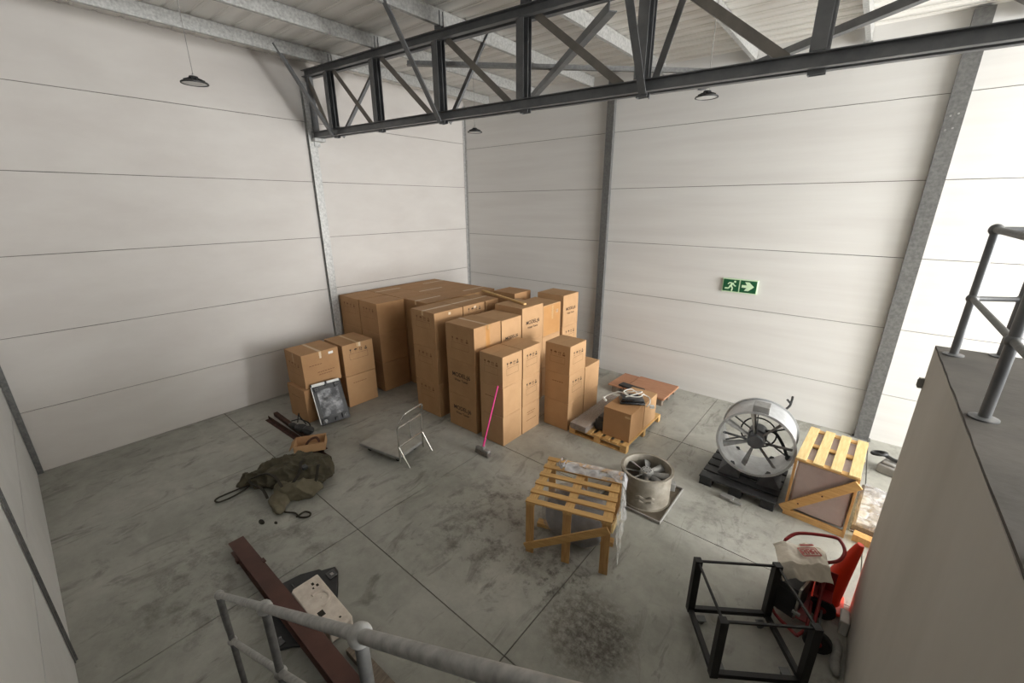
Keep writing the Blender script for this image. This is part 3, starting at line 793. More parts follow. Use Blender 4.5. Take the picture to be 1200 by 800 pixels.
b.tube(smooth_path([(.50, -.40, .05), (.62, -.36, .02), (.74, -.28, .015), (.88, -.27, .015), (.96, -.19, .015), (.91, -.14, .015), (.82, -.18, .015), (.84, -.3, .015)]), .012, 8)
b.build('cord_loop', M['strap'], bag)
b = MB()
def band(pts, w):
    pts = smooth_path(pts, 5)
    for a, c in zip(pts[:-1], pts[1:]): b.bar(a, c, w, .012)
for pts_, w_ in (([(-.38, -.42, .15), (-.1, -.30, .30), (.1, -.24, .29), (.30, -.24, .22)], .035), ([(-.10, .34, .18), (.10, .16, .36), (.30, .02, .30), (.40, -.2, .2)], .04),
                 ([(.14, .46, .20), (.34, .30, .31), (.50, .18, .22), (.54, .06, .10)], .04), ([(-.5, -.40, .12), (-.3, -.47, .14), (.02, -.42, .15), (.26, -.44, .12)], .035)):
    b = MB(); band(pts_, w_); b.build('strap', M['strap'], bag)
b = MB(); b.box(.18, .10, .30, .28, .18, .345); b.build('buckle', M['black'], bag, bevel=.008)

# ------------------------------------------------------------------ platform trolley
tro = thing('platform_trolley', 'grey flatbed trolley with folding chrome handle by the cartons', 'trolley', (3.92, -5.90, 0), R(11))
DL, DW = .91, .60
b = MB(); b.box(-DL/2, -DW/2, .135, DL/2, DW/2, .17); b.build('deck', M['deck'], tro, bevel=.01)
b = MB(); b.box(-DL/2-.008, -DW/2-.008, .12, DL/2+.008, -DW/2+.012, .165); b.box(-DL/2-.008, DW/2-.012, .12, DL/2+.008, DW/2+.008, .165)
b.box(-DL/2-.008, -DW/2, .12, -DL/2+.012, DW/2, .165); b.box(DL/2-.012, -DW/2, .12, DL/2+.008, DW/2, .165); b.build('deck_rim', M['fan_grey'], tro, bevel=.004)
for x in (-.33, .33):
    for y in (-.2, .2):
        b = MB(); b.lathe([(0, -.016), (.045, -.016), (.05, -.01), (.05, .01), (.045, .016), (0, .016)], 16, Matrix.Translation((x, y, .051)) @ Matrix.Rotation(R(90), 4, 'X'))
        wo = b.build('caster', M['rubber'], tro)
        b = MB(); b.box(x-.03, y-.025, .05, x-.0, y-.019, .13); b.box(x-.03, y+.019, .05, x-.0, y+.025, .13); b.box(x-.035, y-.03, .125, x+.03, y+.03, .134); b.build('fork', M['galv'], wo)
hx = DL/2+.02; hw = DW/2-.01
b = MB()
for s_ in (-1, 1): b.tube([(hx, s_*hw, .05), (hx, s_*hw, .70)], .014, 10)
b.tube([(hx, -hw, .70), (hx, hw, .70)], .016, 10); b.tube([(hx, -hw, .36), (hx, hw, .36)], .016, 10); b.tube([(hx, .0, .36), (hx, .0, .70)], .011, 8)
b.build('handle_frame', M['chrome'], tro)
b = MB(); b.tube(smooth_path([(hx, -hw, .70), (hx+.02, -hw+.03, .78), (hx+.07, -hw+.12, .92), (hx+.08, -hw+.2, .94), (hx+.08, hw-.12, .94), (hx+.07, hw-.03, .92), (hx, hw, .70)], 5), .014, 10)
b.build('push_bar', M['chrome'], tro)
for s_ in (-1, 1):
    b = MB(); b.tube([(hx, s_*hw, .36), (hx+.20, s_*hw, .03)], .014, 8); b.build('prop_leg', M['chrome'], tro)

# ------------------------------------------------------------------ broom
br = thing('broom', 'pink-handled broom leaning on the front carton stack', 'broom', (5.27, -4.96, 0), R(0))
b = MB(); b.box(-.15, -.035, .075, .15, .035, .125); b.box(-.04, -.03, .12, .04, .03, .16); b.build('broom_head', M['boardgrey'], br, bevel=.012)
b = MB()
for i in range(15):
    for j in range(4):
        x = -.14+i*.02; y = -.03+j*.02
        b.bar((x, y, .08), (x*1.12, y*1.25, .004), .013, .013)
b.build('bristles', M['grey_pl'], br)
b = MB(); b.tube([(0, 0, .13), (.035, .375, 1.19)], .0135, 10); b.build('broom_handle', M['pink'], br)
b = MB(); b.tube([(-.0, -.005, .11), (.006, .06, .3)], .019, 10); b.build('ferrule', M['pink'], br)
br.rotation_euler = (0, 0, 0)

# ------------------------------------------------------------------ wooden pallet with load
def pallet(name, label, x0, x1, y0, y1, nslat, m, mb, zt=.144, zlow=.022):
    cx, cy = (x0+x1)/2, (y0+y1)/2
    t = thing(name, label, 'pallet', (cx, cy, 0)); w, d = (x1-x0)/2, (y1-y0)/2
    gp = (2*w)/(nslat-.35); bw = gp*.64
    for i in range(nslat):
        b = MB(); xa = -w+i*gp; b.box(xa, -d, zt-zlow, xa+bw, d, zt); b.build('deck_board', m, t, bevel=.002)
    for yy in (-d+.05, 0, d-.05):
        b = MB(); b.box(-w, yy-.05, zt-2*zlow, w, yy+.05, zt-zlow-.001); b.build('cross_board', mb, t, bevel=.002)
        for xx in (-w+.06, 0, w-.06):
            b = MB(); b.box(xx-.06, yy-.05, zlow+.001, xx+.06, yy+.05, zt-2*zlow-.001); b.build('block', mb, t, bevel=.002)
        b = MB(); b.box(-w, yy-.05, 0, w, yy+.05, zlow); b.build('base_board', mb, t, bevel=.002)
    return t
pallet('wooden_pallet', 'pale wooden pallet carrying two cartons and a wrapped board', 6.03, 7.20, -3.36, -1.80, 7, M['pine_y'], M['pine'])
carton(6.655, 7.175, -3.22, -2.645, .146, .555, 'carton on the wooden pallet, nearest, with black cables on top', 'cartons on the wooden pallet', [('patch', '-y', .2, .2, .1, .04, 'tape')], 'card_c', top=True, along='x', rot=0)
carton(6.665, 7.175, -2.62, -2.06, .146, .545, 'carton at the rear of the wooden pallet behind the cabled one', 'cartons on the wooden pallet', [], 'card_b', top=True, along='x', rot=0)
wb = thing('wrapped_board', 'long grey weathered board wrapped in film on the wooden pallet', 'board', (6.25, -2.62, .146))
b = MB(); b.box(-.17, -.80, 0, .17, .80, .12)
b.build('board_stack', M['oldwood'], wb, bevel=.012)
b = MB(); b.box(-.178, -.808, .0, .178, .79, .128); b.build('wrap_film', M['film_s'], wb, bevel=.015)
b = MB(); b.box(-.09, -.36, 0, .09, .36, .21); b.box(-.07, -.3, .21, .07, .2, .25)
o = b.build('black_case', M['black'], bevel=.02); o.location = (6.545, -2.80, .146); tag(o, 'narrow black case between the wrapped board and the carton', 'case')
dv = thing('black_device', 'low black power device with looped white cables on a carton', 'device', (6.96, -2.74, .702), R(32))
dv.scale = (1.2, 1.2, 1.2)
b = MB(); b.box(-.19, -.12, 0, .19, .12, .035); b.box(-.17, -.10, .035, .17, .10, .085); b.build('device_body', M['black_gloss'], dv, bevel=.022)
b = MB(); b.box(-.1, .06, .085, .1, .1, .1); b.build('handle', M['black'], dv, bevel=.006)
b = MB()
b.tube(smooth_path([(-.05, .05, .1), (-.2, .1, .11), (-.36, .12, .03), (-.42, .04, .012), (-.40, -.04, .012)]), .009, 8)
b.tube(smooth_path([(.1, .08, .1), (.0, .14, .15), (-.12, .08, .13), (-.06, -.02, .11), (.1, -.04, .11), (.18, .06, .12)]), .009, 8)
b.tube(smooth_path([(.16, .1, .09), (.22, .16, .05), (.28, .1, .03), (.26, -.04, .012), (.2, -.16, .012)]), .010, 8)
b.tube(smooth_path([(-.1, -.04, .1), (.04, .0, .13), (.16, .1, .13), (.06, .17, .1), (-.1, .16, .08)]), .009, 8)
b.build('white_cable', M['cable'], dv)
for cc in ((-.42, .03, .03), (-.40, -.05, .028)):
    b = MB(); b.ball(cc, .023); b.build('plug', M['white'], dv)
b = MB(); b.box(.24, -.2, .002, .3, -.14, .04); b.build('plug', M['white'], dv)

# second pallet with plywood
pallet('wooden_pallet', 'low pallet by the back wall under reddish plywood sheets', 5.80, 6.98, -1.16, -.30, 5, M['oldwood'], M['oldwood'])
b = MB(); b.box(-.46, -.44, 0, .46, .44, .045); o = b.build('plywood_sheet', M['ply'], bevel=.003); o.location = (6.57, -.74, .147); o.rotation_euler = (0, 0, R(-1))
tag(o, 'large reddish plywood sheet on the low pallet by the wall', 'plywood sheet', 'plywood sheets')
b = MB(); b.box(-.19, -.44, 0, .19, .42, .03); o = b.build('plywood_sheet', M['ply'], bevel=.003); o.location = (5.90, -.73, .147); o.rotation_euler = (0, 0, R(-1.5))
tag(o, 'narrow reddish plywood strip next to the larger sheet on the pallet', 'plywood sheet', 'plywood sheets')
b = MB(); b.box(-.28, -.1, 0, .28, .1, .03); o = b.build('dark_board', M['black'], bevel=.003); o.location = (6.24, -1.08, .195); o.rotation_euler = (0, 0, R(-6))
tag(o, 'short black board lying on the edge of the plywood', 'board')

# ------------------------------------------------------------------ crate with machine, centre
ck = thing('wooden_crate', 'open slatted pine crate with a diagonal brace at the centre', 'crate', (7.5, -5.54, 0), R(18.5))
W, D, H = 1.02, 1.02, .76
w, d = W/2, D/2
sl = .095
for i in range(6):
    y = -d+.045+i*(D-.09)/5
    b = MB(); b.box(-w-.01, y-sl/2+.008, H-.02, w+.01, y+sl/2-.008, H); b.build('top_slat', M['pine_gold'], ck, bevel=.002)
for x in (-w+.055, .0, w-.055):
    b = MB(); b.box(x-.055, -d, H-.042, x+.055, d, H-.021); b.build('stringer', M['pine_y'], ck, bevel=.002)
for y in (-d, d-.025):
    for x in (-w+.05, -.0, w-.05):
        b = MB(); b.box(x-.05, y, .0, x+.05, y+.025, H-.043); b.build('post', M['pine_v'], ck, bevel=.002)
b = MB(); b.bar((-w+.0, -d-.014, .09), (w-.02, -d-.014, H-.1), .024, .095); b.build('diagonal_brace', M['pine_gold'], ck, bevel=.002)
b = MB(); b.bar((w+.013, -d+.02, H-.1), (w+.013, d-.05, .1), .022, .09); b.build('side_brace', M['pine_pale'], ck, bevel=.002)
for yb in (-.05, d-.13):
    b = MB(); b.box(-w, yb, 0, w, yb+.1, .06); b.build('base_runner', M['pine'], ck, bevel=.002)
mc = thing('wrapped_machine', 'grey machine under plastic film inside the slatted crate', 'machine', (7.5, -5.54, .063), R(18.5))
lump('machine_body', [((-.15, -.02, .28), (.24, .32, .28), 0), ((.17, .0, .25), (.25, .33, .26), 0), ((.0, .12, .32), (.3, .22, .2), 0), ((.1, -.22, .16), (.28, .14, .16), 0)], M['wrapgrey'], mc, .02, .06, .2, 2, flat=.01)
lump('film_shroud', [((-.08, -.02, .30), (.36, .40, .34), 0), ((.14, .0, .28), (.32, .40, .31), 0)], M['film_s'], mc, .025, .07, .16, 1, flat=.012)
pw = thing('plastic_wrap', 'crumpled clear plastic wrap spilling over the crate side', 'plastic film', (7.5, -5.54, 0), R(18.5))
b = MB()
def drape(u, v):
    x = -.22+u*(w+.30); y = d-.18 + (v-.5)*.26
    z = H+.018
    n = mnoise.noise(V((x*6, y*9, 2.)))*.5+.5
    z += .035*n + .03*math.sin(v*math.pi)
    if x > w+.03: z -= (x-w-.03)*1.6
    if y > d: z -= (y-d)*.3
    return (x, y + .03*mnoise.noise(V((x*5, 3, 1))), z)
b.grid(48, 14, drape)
def tuft(u, v):
    a = u*2*math.pi; x = -.28+.05*math.cos(a)*(1-.3*v); y = d-.16+.1*math.sin(a)*(1-.3*v)
    return (x + .03*mnoise.noise(V((a, v*4, 5))), y, H+.02+.07*v+.02*mnoise.noise(V((a*3, v*3, 1))))
b.grid(18, 4, tuft)
b.build('top_bunch', M['film_d'], pw)
b = MB()
def side(u, v):
    y = -d+.12+u*(D-.05); z = .05+v*(H-.08)
    n = mnoise.noise(V((y*5, z*5, 7.)))
    return (w+.045+.03*n+.05*(1-v)**2, y, z)
b.grid(30, 24, side); b.build('side_sheet', M['film'], pw)

# ------------------------------------------------------------------ small axial fan standing on a tray
tr2 = thing('steel_tray', 'flat square brown steel tray under the small fan', 'tray', (7.85, -4.185, 0), R(0))
b = MB(); b.box(-.45, -.46, .004, .45, .46, .014); b.build('tray_floor', M['tray'], tr2)
b = MB()
for x0, y0, x1, y1 in ((-.46, -.47, .46, -.455), (-.46, .455, .46, .47), (-.46, -.455, -.445, .455), (.445, -.455, .46, .455)): b.box(x0, y0, .004, x1, y1, .042)
b.build('tray_lip', M['boardgrey'], tr2)
def blades(b, n, r0, r1, chord, pitch, T, twist=.0, th=.008):
    for k in range(n):
        A = T @ Matrix.Rotation(2*math.pi*k/n, 4, 'Z')
        rows = []
        for i in range(7):
            t = i/6; r = r0+(r1-r0)*t; ch = chord*(.65+.5*t); pt = pitch-twist*t
            row = []
            for j in range(5):
                q = (j/4-.5)*ch; cam_ = .12*ch*(1-(2*j/4-1)**2)
                row.append((r, q*math.cos(pt)-cam_*math.sin(pt), q*math.sin(pt)+cam_*math.cos(pt)))
            rows.append(row)
        for sgn in (0, 1):
            g = [[b._v(A @ V((p[0], p[1], p[2]+sgn*th))) for p in row] for row in rows]
            b.sm = True
            for i in range(6):
                for j in range(4): b._f([g[i][j], g[i+1][j], g[i+1][j+1], g[i][j+1]])
            b.sm = False
            if sgn == 0: g0 = g
        for i in range(6):
            b._f([g0[i][0], g0[i+1][0], g[i+1][0], g[i][0]]); b._f([g0[i][4], g0[i+1][4], g[i+1][4], g[i][4]])
        for j in range(4):
            b._f([g0[6][j], g0[6][j+1], g[6][j+1], g[6][j]]); b._f([g0[0][j], g0[0][j+1], g[0][j+1], g[0][j]])
f2 = thing('axial_fan', 'small dusty round fan standing upright on the steel tray', 'fan', (7.90, -4.22, .0145), R(20))
b = MB(); b.lathe([(.335, 0), (.37, 0), (.37, .012), (.35, .016), (.35, .47), (.375, .474), (.375, .495), (.335, .495), (.325, .46), (.325, .02)], 48, closed=True)
b.build('casing', M['fan_old'], f2)
b = MB(); b.lathe([(0, .45), (.05, .452), (.085, .44), (.10, .40), (.10, .30), (0, .30)], 24)
for k in range(8):
    a = k*math.pi/4; b.lathe([(0, .462), (.012, .462), (.012, .44)], 8, Matrix.Translation((.06*math.cos(a), .06*math.sin(a), 0)))
b.build('hub', M['fan_grey'], f2)
b = MB(); blades(b, 8, .09, .315, .095, R(48), Matrix.Translation((0, 0, .385)), R(18)); b.build('fan_blades', M['fan_grey'], f2)
b = MB(); b.lathe([(0, .02), (.11, .02), (.11, .25), (0, .25)], 20); b.bar((-.33, 0, .1), (.33, 0, .1), .03, .05); b.bar((0, -.33, .1), (0, .33, .1), .03, .05); b.build('motor', M['fan_dark'], f2)
b = MB(); b.box(.345, -.05, .2, .41, .05, .32); b.build('terminal_box', M['fan_grey'], f2, bevel=.008)
b = MB()
for a in (-100, -75, 40): 
    A = Matrix.Rotation(R(a), 4, 'Z'); b.T = A; b.bar((.35, -.05, .2), (.372, 0, .24), .012, .02); b.bar((.372, 0, .24), (.35, .05, .2), .012, .02)
    b.bar((.35, -.05, .13), (.368, 0, .16), .012, .02); b.bar((.368, 0, .16), (.35, .05, .13), .012, .02)
b.build('casing_rib', M['fan_old'], f2)

# ------------------------------------------------------------------ black plastic pallet + large fan
bp = thing('plastic_pallet', 'black plastic pallet under the large round fan', 'pallet', (8.95, -2.86, 0), R(-1))
for i in range(5):
    b = MB(); b.box(-.52, -.52+i*.215, .122, .52, -.52+i*.215+.17, .15); b.build('deck_board', M['black_pal'], bp, bevel=.006)
for x in (-.42, 0, .42):
    for y in (-.44, 0, .40):
        b = MB(); b.box(x-.09, y-.07, .022, x+.09, y+.07, .121); b.build('foot', M['black_pal'], bp, bevel=.008)
    b = MB(); b.box(x-.09, -.52, 0, x+.09, .52, .021); b.build('skid', M['black_pal'], bp, bevel=.004)
bf = thing('axial_fan', 'large galvanised ring fan standing on edge on the black pallet', 'fan', (9.02, -2.83, .80), R(4))
RX = Matrix.Rotation(R(90), 4, 'X')   # local z -> -y (towards camera side)
b = MB(); r = .485
b.lathe([(r, -.28), (r+.035, -.28), (r+.035, -.272), (r+.008, -.27), (r+.008, .27), (r+.035, .272), (r+.035, .28), (r, .28)], 64, RX, closed=True)
b.build('duct_ring', M['fan_galv'], bf)
b = MB(); b.lathe([(0, .20), (.10, .20), (.12, .18), (.12, .06), (.0, .06)], 8, RX); b.build('hub', M['fan_dark'], bf)
b = MB(); blades(b, 7, .10, r-.02, .085, R(55), RX @ Matrix.Translation((0, 0, .12)), R(10)); b.build('fan_blades', M['fan_grey'], bf)
for a in (95, 185, 262, 305, 355):
    b = MB(); c_, s_ = math.cos(R(a)), math.sin(R(a)); b.bar((.09*c_, -.15, .09*s_), ((r-.03)*c_, -.06, (r-.03)*s_), .012, .05, (0, 1, 0)); b.build('support_arm', M['fan_dark'], bf)
b = MB(); b.lathe([(0, .05), (.09, .05), (.13, .03), (.13, -.2), (.11, -.22), (0, -.22)], 24, RX)
b.build('motor', M['fan_dark'], bf)
b = MB()
for a in (30, 150, 210, 330):
    c_, s_ = math.cos(R(a)), math.sin(R(a)); b.bar((.12*c_, .1, .12*s_), (r*c_, .1, r*s_), .035, .012)
b.tube([(.24*math.cos(k*math.pi/16), .16, .24*math.sin(k*math.pi/16)) for k in range(32)], .012, 8, closed=True)
b.build('motor_mount', M['black_steel'], bf)
b = MB(); b.box(-.11, -.24, r+.01, .10, -.04, r+.115); b.build('terminal_box', M['fan_grey'], bf, bevel=.006)
b = MB()
for s_ in (-1, 1):
    b.prism([(0, 0), (.30, 0), (.30, .02), (.14, .26), (.10, .26)] if s_ > 0 else [(0, 0), (-.30, 0), (-.30, .02), (-.14, .26), (-.10, .26)], Matrix.Translation((s_*.12, -.24, -.648)) @ RX, .008)
    b.prism([(0, 0), (.30, 0), (.30, .02), (.14, .26), (.10, .26)] if s_ > 0 else [(0, 0), (-.30, 0), (-.30, .02), (-.14, .26), (-.10, .26)], Matrix.Translation((s_*.12, .25, -.648)) @ RX, .008)
    b.box(min(s_*.12, s_*.42), -.25, -.648, max(s_*.12, s_*.42), .25, -.640)
b.build('foot_bracket', M['fan_dark'], bf)
b = MB(); b.tube(smooth_path([(.28, .30, .42), (.32, .33, .48), (.33, .34, .57), (.33, .30, .64)]), .016, 8); b.tube([(.33, .33, .51), (.27, .33, .57)], .016, 8)
b.build('lifting_handle', M['black'], bf)
b = MB(); b.tube(smooth_path([(.05, .12, .05), (.2, .05, .12), (.32, -.02, .02), (.40, -.05, -.12), (.44, -.02, -.2)]), .022, 8); b.ball((.44, -.02, -.2), .045); b.build('motor_cable', M['black'], bf)
b = MB(); b.box(-.20, -.05, 0, -.02, .05, .05); b.box(-.06, -.075, .02, .10, -.04, .04); o = b.build('label_plate', M['fan_grey'], bevel=.006)
o.location = (8.98, -3.49, 0.002); tag(o, 'small grey metal bracket on the floor before the black pallet', 'bracket')

# ------------------------------------------------------------------ crate beside the mezzanine end
c2 = thing('wooden_crate', 'pale pine crate with pinkish wrapped board and diagonal plank', 'crate', (9.935, -2.78, 0), R(-3))
W, D, H = .70, 1.12, .92; w, d = W/2, D/2
for i in range(4):
    x = -w+.065+i*(W-.13)/3
    b = MB(); b.box(x-.058, -d, H-.02, x+.058, d, H); b.build('top_slat', M['pine_pale'], c2, bevel=.002)
for y in (-d+.05, 0, d-.05):
    b = MB(); b.box(-w, y-.045, H-.045, w, y+.045, H-.021); b.build('stringer', M['pine'], c2, bevel=.002)
for x in (-w, w-.03):
    for y in (-d, d-.07):
        b = MB(); b.box(x, y, .0, x+.03, y+.07, H-.046); b.build('post', M['pine_v'], c2, bevel=.002)
b = MB(); b.box(w-.028, -d+.072, .08, w-.004, d-.072, H-.05); b.build('side_board', M['pine_pale'], c2, bevel=.002)
for ya, yb in ((-d+.004, -d+.04), (d-.05, d-.004)):
    b = MB(); b.box(-w+.031, ya, 0, w-.031, yb, .09); b.build('base_rail', M['pine'], c2, bevel=.002)
b = MB(); b.bar((-w-.02, -d-.014, .09), (w-.0, -d-.014, H-.09), .026, .115); b.build('diagonal_brace', M['pine_gold'], c2, bevel=.002)
for kx, kz in ((.03, .50), (-.2, .26)):
    b = MB(); b.lathe([(0, 0), (.011, 0), (.011, .004), (0, .004)], 10, Matrix.Translation((kx, -d-.028, kz)) @ RX); b.build('wood_knot', M['rod'], c2)
w2 = thing('foil_board', 'pinkish foil-wrapped board inside the pale pine crate', 'board', (9.935, -2.78, .0), R(-3))
b = MB(); b.box(-w+.04, -d+.045, .1, w-.04, d-.055, H-.06); b.build('board_body', M['pinkboard'], w2, bevel=.02)
b = MB(); b.box(-w+.036, -d+.041, .1, w-.036, d-.07, H-.055); b.build('wrap_film', M['film_s'], w2, bevel=.024)

# plastic-wrapped sheets on a timber beyond the crate
b = MB(); b.box(-.16, -.06, 0, .16, .06, .10); o = b.build('timber_block', M['pine_v'], bevel=.004); o.location = (10.50, -3.30, 0); o.rotation_euler = (0, 0, R(-8))
tag(o, 'short timber block at the end of the plastic-wrapped sheets', 'timber block')
ws = thing('wrapped_sheets', 'stack of sheets in crinkled clear plastic beyond the pine crate', 'wrapped sheets', (10.72, -2.62, 0), R(-4))
b = MB(); b.box(-.37, -.55, 0, .37, .60, .12); b.build('sheet_stack', M['oldwood'], ws, bevel=.01)
b = MB()
def crink(u, v):
    x = -.385+u*.77; y = -.57+v*1.2
    e = min(u, 1-u, v, 1-v)
    return (x, y, (.155+.05*mnoise.noise(V((x*5, y*6, 3.1)))+.02*mnoise.noise(V((x*14, y*14, 1)))) if e > .04 else .03)
b.grid(30, 44, crink); b.build('plastic_cover', M['film_d'], ws)
sp = thing('floor_machine', 'small grey machine with black loop handle near the back wall', 'machine', (10.72, -1.12, 0), R(-20))
b = MB(); b.box(-.12, -.14, 0, .14, .14, .15); b.box(-.09, -.1, .15, .1, .1, .2); b.build('machine_body', M['boardgrey'], sp, bevel=.02)
b = MB(); b.tube([(-.17+.09*math.cos(k*math.pi/8), .0+.07*math.sin(k*math.pi/8), .26+.03*math.cos(k*math.pi/8)) for k in range(16)], .026, 8, closed=True)
b.tube([(-.11, 0, .27), (.02, 0, .24), (.2, .02, .24)], .03, 8); b.build('handle', M['black'], sp)

# ------------------------------------------------------------------ black open frame on casters
fr = thing('frame_stand', 'black square-tube open cube frame on casters, empty', 'frame', (9.56, -5.80, 0), R(35))
w, d, zb, zt = .385, .325, .095, .73; t = .07
for x in (-1, 1):
    for y in (-1, 1):
        b = MB(); b.bar((x*w, y*d, zb-.02), (x*w, y*d, zt+.02), t, t); b.build('upright', M['black_steel'], fr, bevel=.002)
        b = MB(); b.lathe([(0, -.012), (.03, -.012), (.034, -.008), (.034, .008), (.03, .012), (0, .012)], 14, Matrix.Translation((x*(w-.09), y*(d-.09), .035)) @ RX)
        cs = b.build('caster', M['fan_dark'], fr)
        b = MB(); b.box(x*(w-.09)-.025, y*(d-.09)-.022, .035, x*(w-.09)+.025, y*(d-.09)-.016, .075); b.box(x*(w-.09)-.025, y*(d-.09)+.016, .035, x*(w-.09)+.025, y*(d-.09)+.022, .075)
        b.box(x*(w-.09)-.04, y*(d-.09)-.035, .068, x*(w-.09)+.04, y*(d-.09)+.035, .075); b.build('fork', M['steel_dark'], cs)
for z in (zb, zt):
    tt = .048 if z == zb else .02
    for y in (-1, 1):
        b = MB(); b.bar((-w, y*d, z), (w, y*d, z), tt, tt); b.build('rail', M['black_steel'], fr, bevel=.002)
    for x in (-1, 1):
        b = MB(); b.bar((x*w, -d, z), (x*w, d, z), tt, tt); b.build('rail', M['black_steel'], fr, bevel=.002)

# ------------------------------------------------------------------ red hand cart with black box, sack
hc = thing('hand_cart', 'dark red two-wheeled tubular hand cart beside the mezzanine wall', 'cart', (9.93, -4.95, 0), R(0))
def tb(parent, name, pts, r=.016, m='red'):
    b = MB(); b.tube(pts, r, 10); return b.build(name, M[m], parent)
tb(hc, 'base_tube', smooth_path([(.04, -.46, .12), (-.06, -.40, .12), (-.13, -.36, .12), (-.20, -.28, .12), (-.25, -.1, .12), (-.25, .1, .14)], 4))
tb(hc, 'base_tube', smooth_path([(.04, -.46, .12), (.10, -.3, .14), (.10, .1, .16)], 4))
tb(hc, 'upright', [(-.24, .06, .12), (-.24, .16, .68)]); tb(hc, 'upright', [(.15, .06, .12), (.12, .10, .64)])
tb(hc, 'upright', [(.15, -.34, .14), (.15, .06, .60)])
tb(hc, 'handle_loop', smooth_path([(-.24, .16, .68), (-.14, .28, .74), (.14, .36, .80), (.22, .34, .79), (.26, .25, .75), (.22, .14, .70), (.10, .08, .64), (-.0, -.02, .60)], 5), .017)
b = MB(); b.box(-.17, -.27, .137, .09, .20, .15); b.box(-.17, .18, .15, .09, .19, .42); b.build('tray', M['red'], hc, bevel=.004)
b = MB(); b.box(.10, .02, .25, .26, .2, .262); b.box(.10, .19, .262, .26, .2, .5); b.build('side_shelf', M['red'], hc, bevel=.004)
for y in (-.40, .06):
    b = MB(); b.lathe([(0, -.03), (.05, -.03), (.06, -.025), (.11, -.03), (.12, -.02), (.12, .02), (.11, .03), (.06, .025), (.05, .03), (0, .03)], 20, Matrix.Translation((.20, y, .121)) @ RX); wo = b.build('wheel', M['rubber'], hc)
    b = MB(); b.lathe([(0, -.035), (.04, -.035), (.04, .035), (0, .035)], 14, Matrix.Translation((.20, y, .121)) @ RX); b.build('rim', M['red'], wo)
tb(hc, 'axle', [(.20, -.45, .121), (.20, .12, .121)], .01, 'steel_dark')
bx_ = thing('black_box', 'black equipment box with silver side rails on the red cart', 'equipment box', (9.84, -5.02, .152), R(-14))
b = MB(); b.box(-.12, -.22, 0, .12, .14, .36); b.box(-.10, -.225, .06, .10, -.22, .3); b.build('box_body', M['black'], bx_, bevel=.015)
b = MB()
for x in (-.135, .135): b.bar((x, -.24, -.0), (x, -.24, .40), .012, .02); b.bar((x, -.24, .40), (x, .14, .40), .02, .012)
b.build('silver_rail', M['chrome'], bx_)
b = MB(); b.box(.11, -.255, .10, .18, -.23, .13); b.build('latch', M['fan_grey'], bx_, bevel=.004)
sk = thing('sack', 'creased white sack with faded red print draped on the black box', 'sack', (9.865, -4.975, .652), R(28))
b = MB()
def sk_s(u, v):
    x = -.24+u*.45; y = -.27+v*.40
    wob = mnoise.noise(V((x*9, y*9, 4.2))); fine = mnoise.noise(V((x*22, y*16, 1.7)))
    z = .085+.026*wob+.013*fine+.03*math.exp(-((x+.16)/.06)**2)
    ex = max(0, -.15-x)*1.2 + max(0, x-.20)*1.1; ey = max(0, -.13-y)
    z -= ex*.55 + ey*1.0 + max(0, y-.13)*.5
    y2 = y + ey*.45 + .02*math.sin(x*15); x2 = x*(1-.25*ey) + .02*math.sin(y*13) - (.06 if y > .1 else 0)*(y-.1)*6
    return (x2, y2, z)
b.grid(60, 54, sk_s); b.build('sack_cloth', M['sack'], sk, solid=.012)
o = None
b = MB(); T = Matrix.Translation((.05, .0, .122)) @ Matrix.Rotation(R(12), 4, 'Z')
def ln(x0, y0, x1, y1, w_=.012): b.bar(T @ V((x0, y0, 0)), T @ V((x1, y1, 0)), w_, .002)
ln(-.09, -.05, .09, -.05); ln(-.09, .05, .09, .05); ln(-.09, -.05, -.09, .05); ln(.09, -.05, .09, .05)
for q in (-.055, 0, .05): ln(q-.02, -.03, q-.02, .03); ln(q-.02, .03, q+.018, .03); ln(q-.02, 0, q+.012, 0); ln(q+.018, .03, q+.012, -.03)
ln(-.04, .09, .1, .09, .022)
b.build('printed_logo', M['sack_red'], sk)

# ------------------------------------------------------------------ traffic cone
cn = thing('traffic_cone', 'orange traffic cone tipped against the mezzanine wall', 'cone', (10.135, -4.62, .042), 0)
cn.scale = (1, 1, 1.12)
b = MB(); s = .18
b.prism([(-s, -s+.04), (-s+.04, -s), (s-.04, -s), (s, -s+.04), (s, s-.04), (s-.04, s), (-s+.04, s), (-s, s-.04)], Matrix.Identity(4), .03); b.build('base', M['orange'], cn, bevel=.006)
b = MB(); b.lathe([(.145, .03), (.135, .05), (.085, .38), (.042, .68), (.03, .72), (.0, .725)], 32); b.build('cone_body', M['orange'], cn)
cn.rotation_euler = (R(-3), R(12), R(0))
# bits at the foot of the wall
b = MB(); b.box(0, 0, 0, .07, .14, .16); b.box(-.015, -.02, .16, .06, .16, .19); o = b.build('white_box', M['white'], bevel=.008); o.location = (10.29, -4.99, .001)
tag(o, 'small white plastic box at the foot of the mezzanine wall', 'box')
rg = lump('grey_rag', [((0, 0, .05), (.05, .16, .05), 0), ((.0, -.16, .04), (.045, .12, .05), .2)], M['boardgrey'], None, .012, .03, .08, 2, flat=.004)
rg.location = (10.29, -5.26, 0); tag(rg, 'crumpled grey rag on the floor along the mezzanine wall', 'rag')

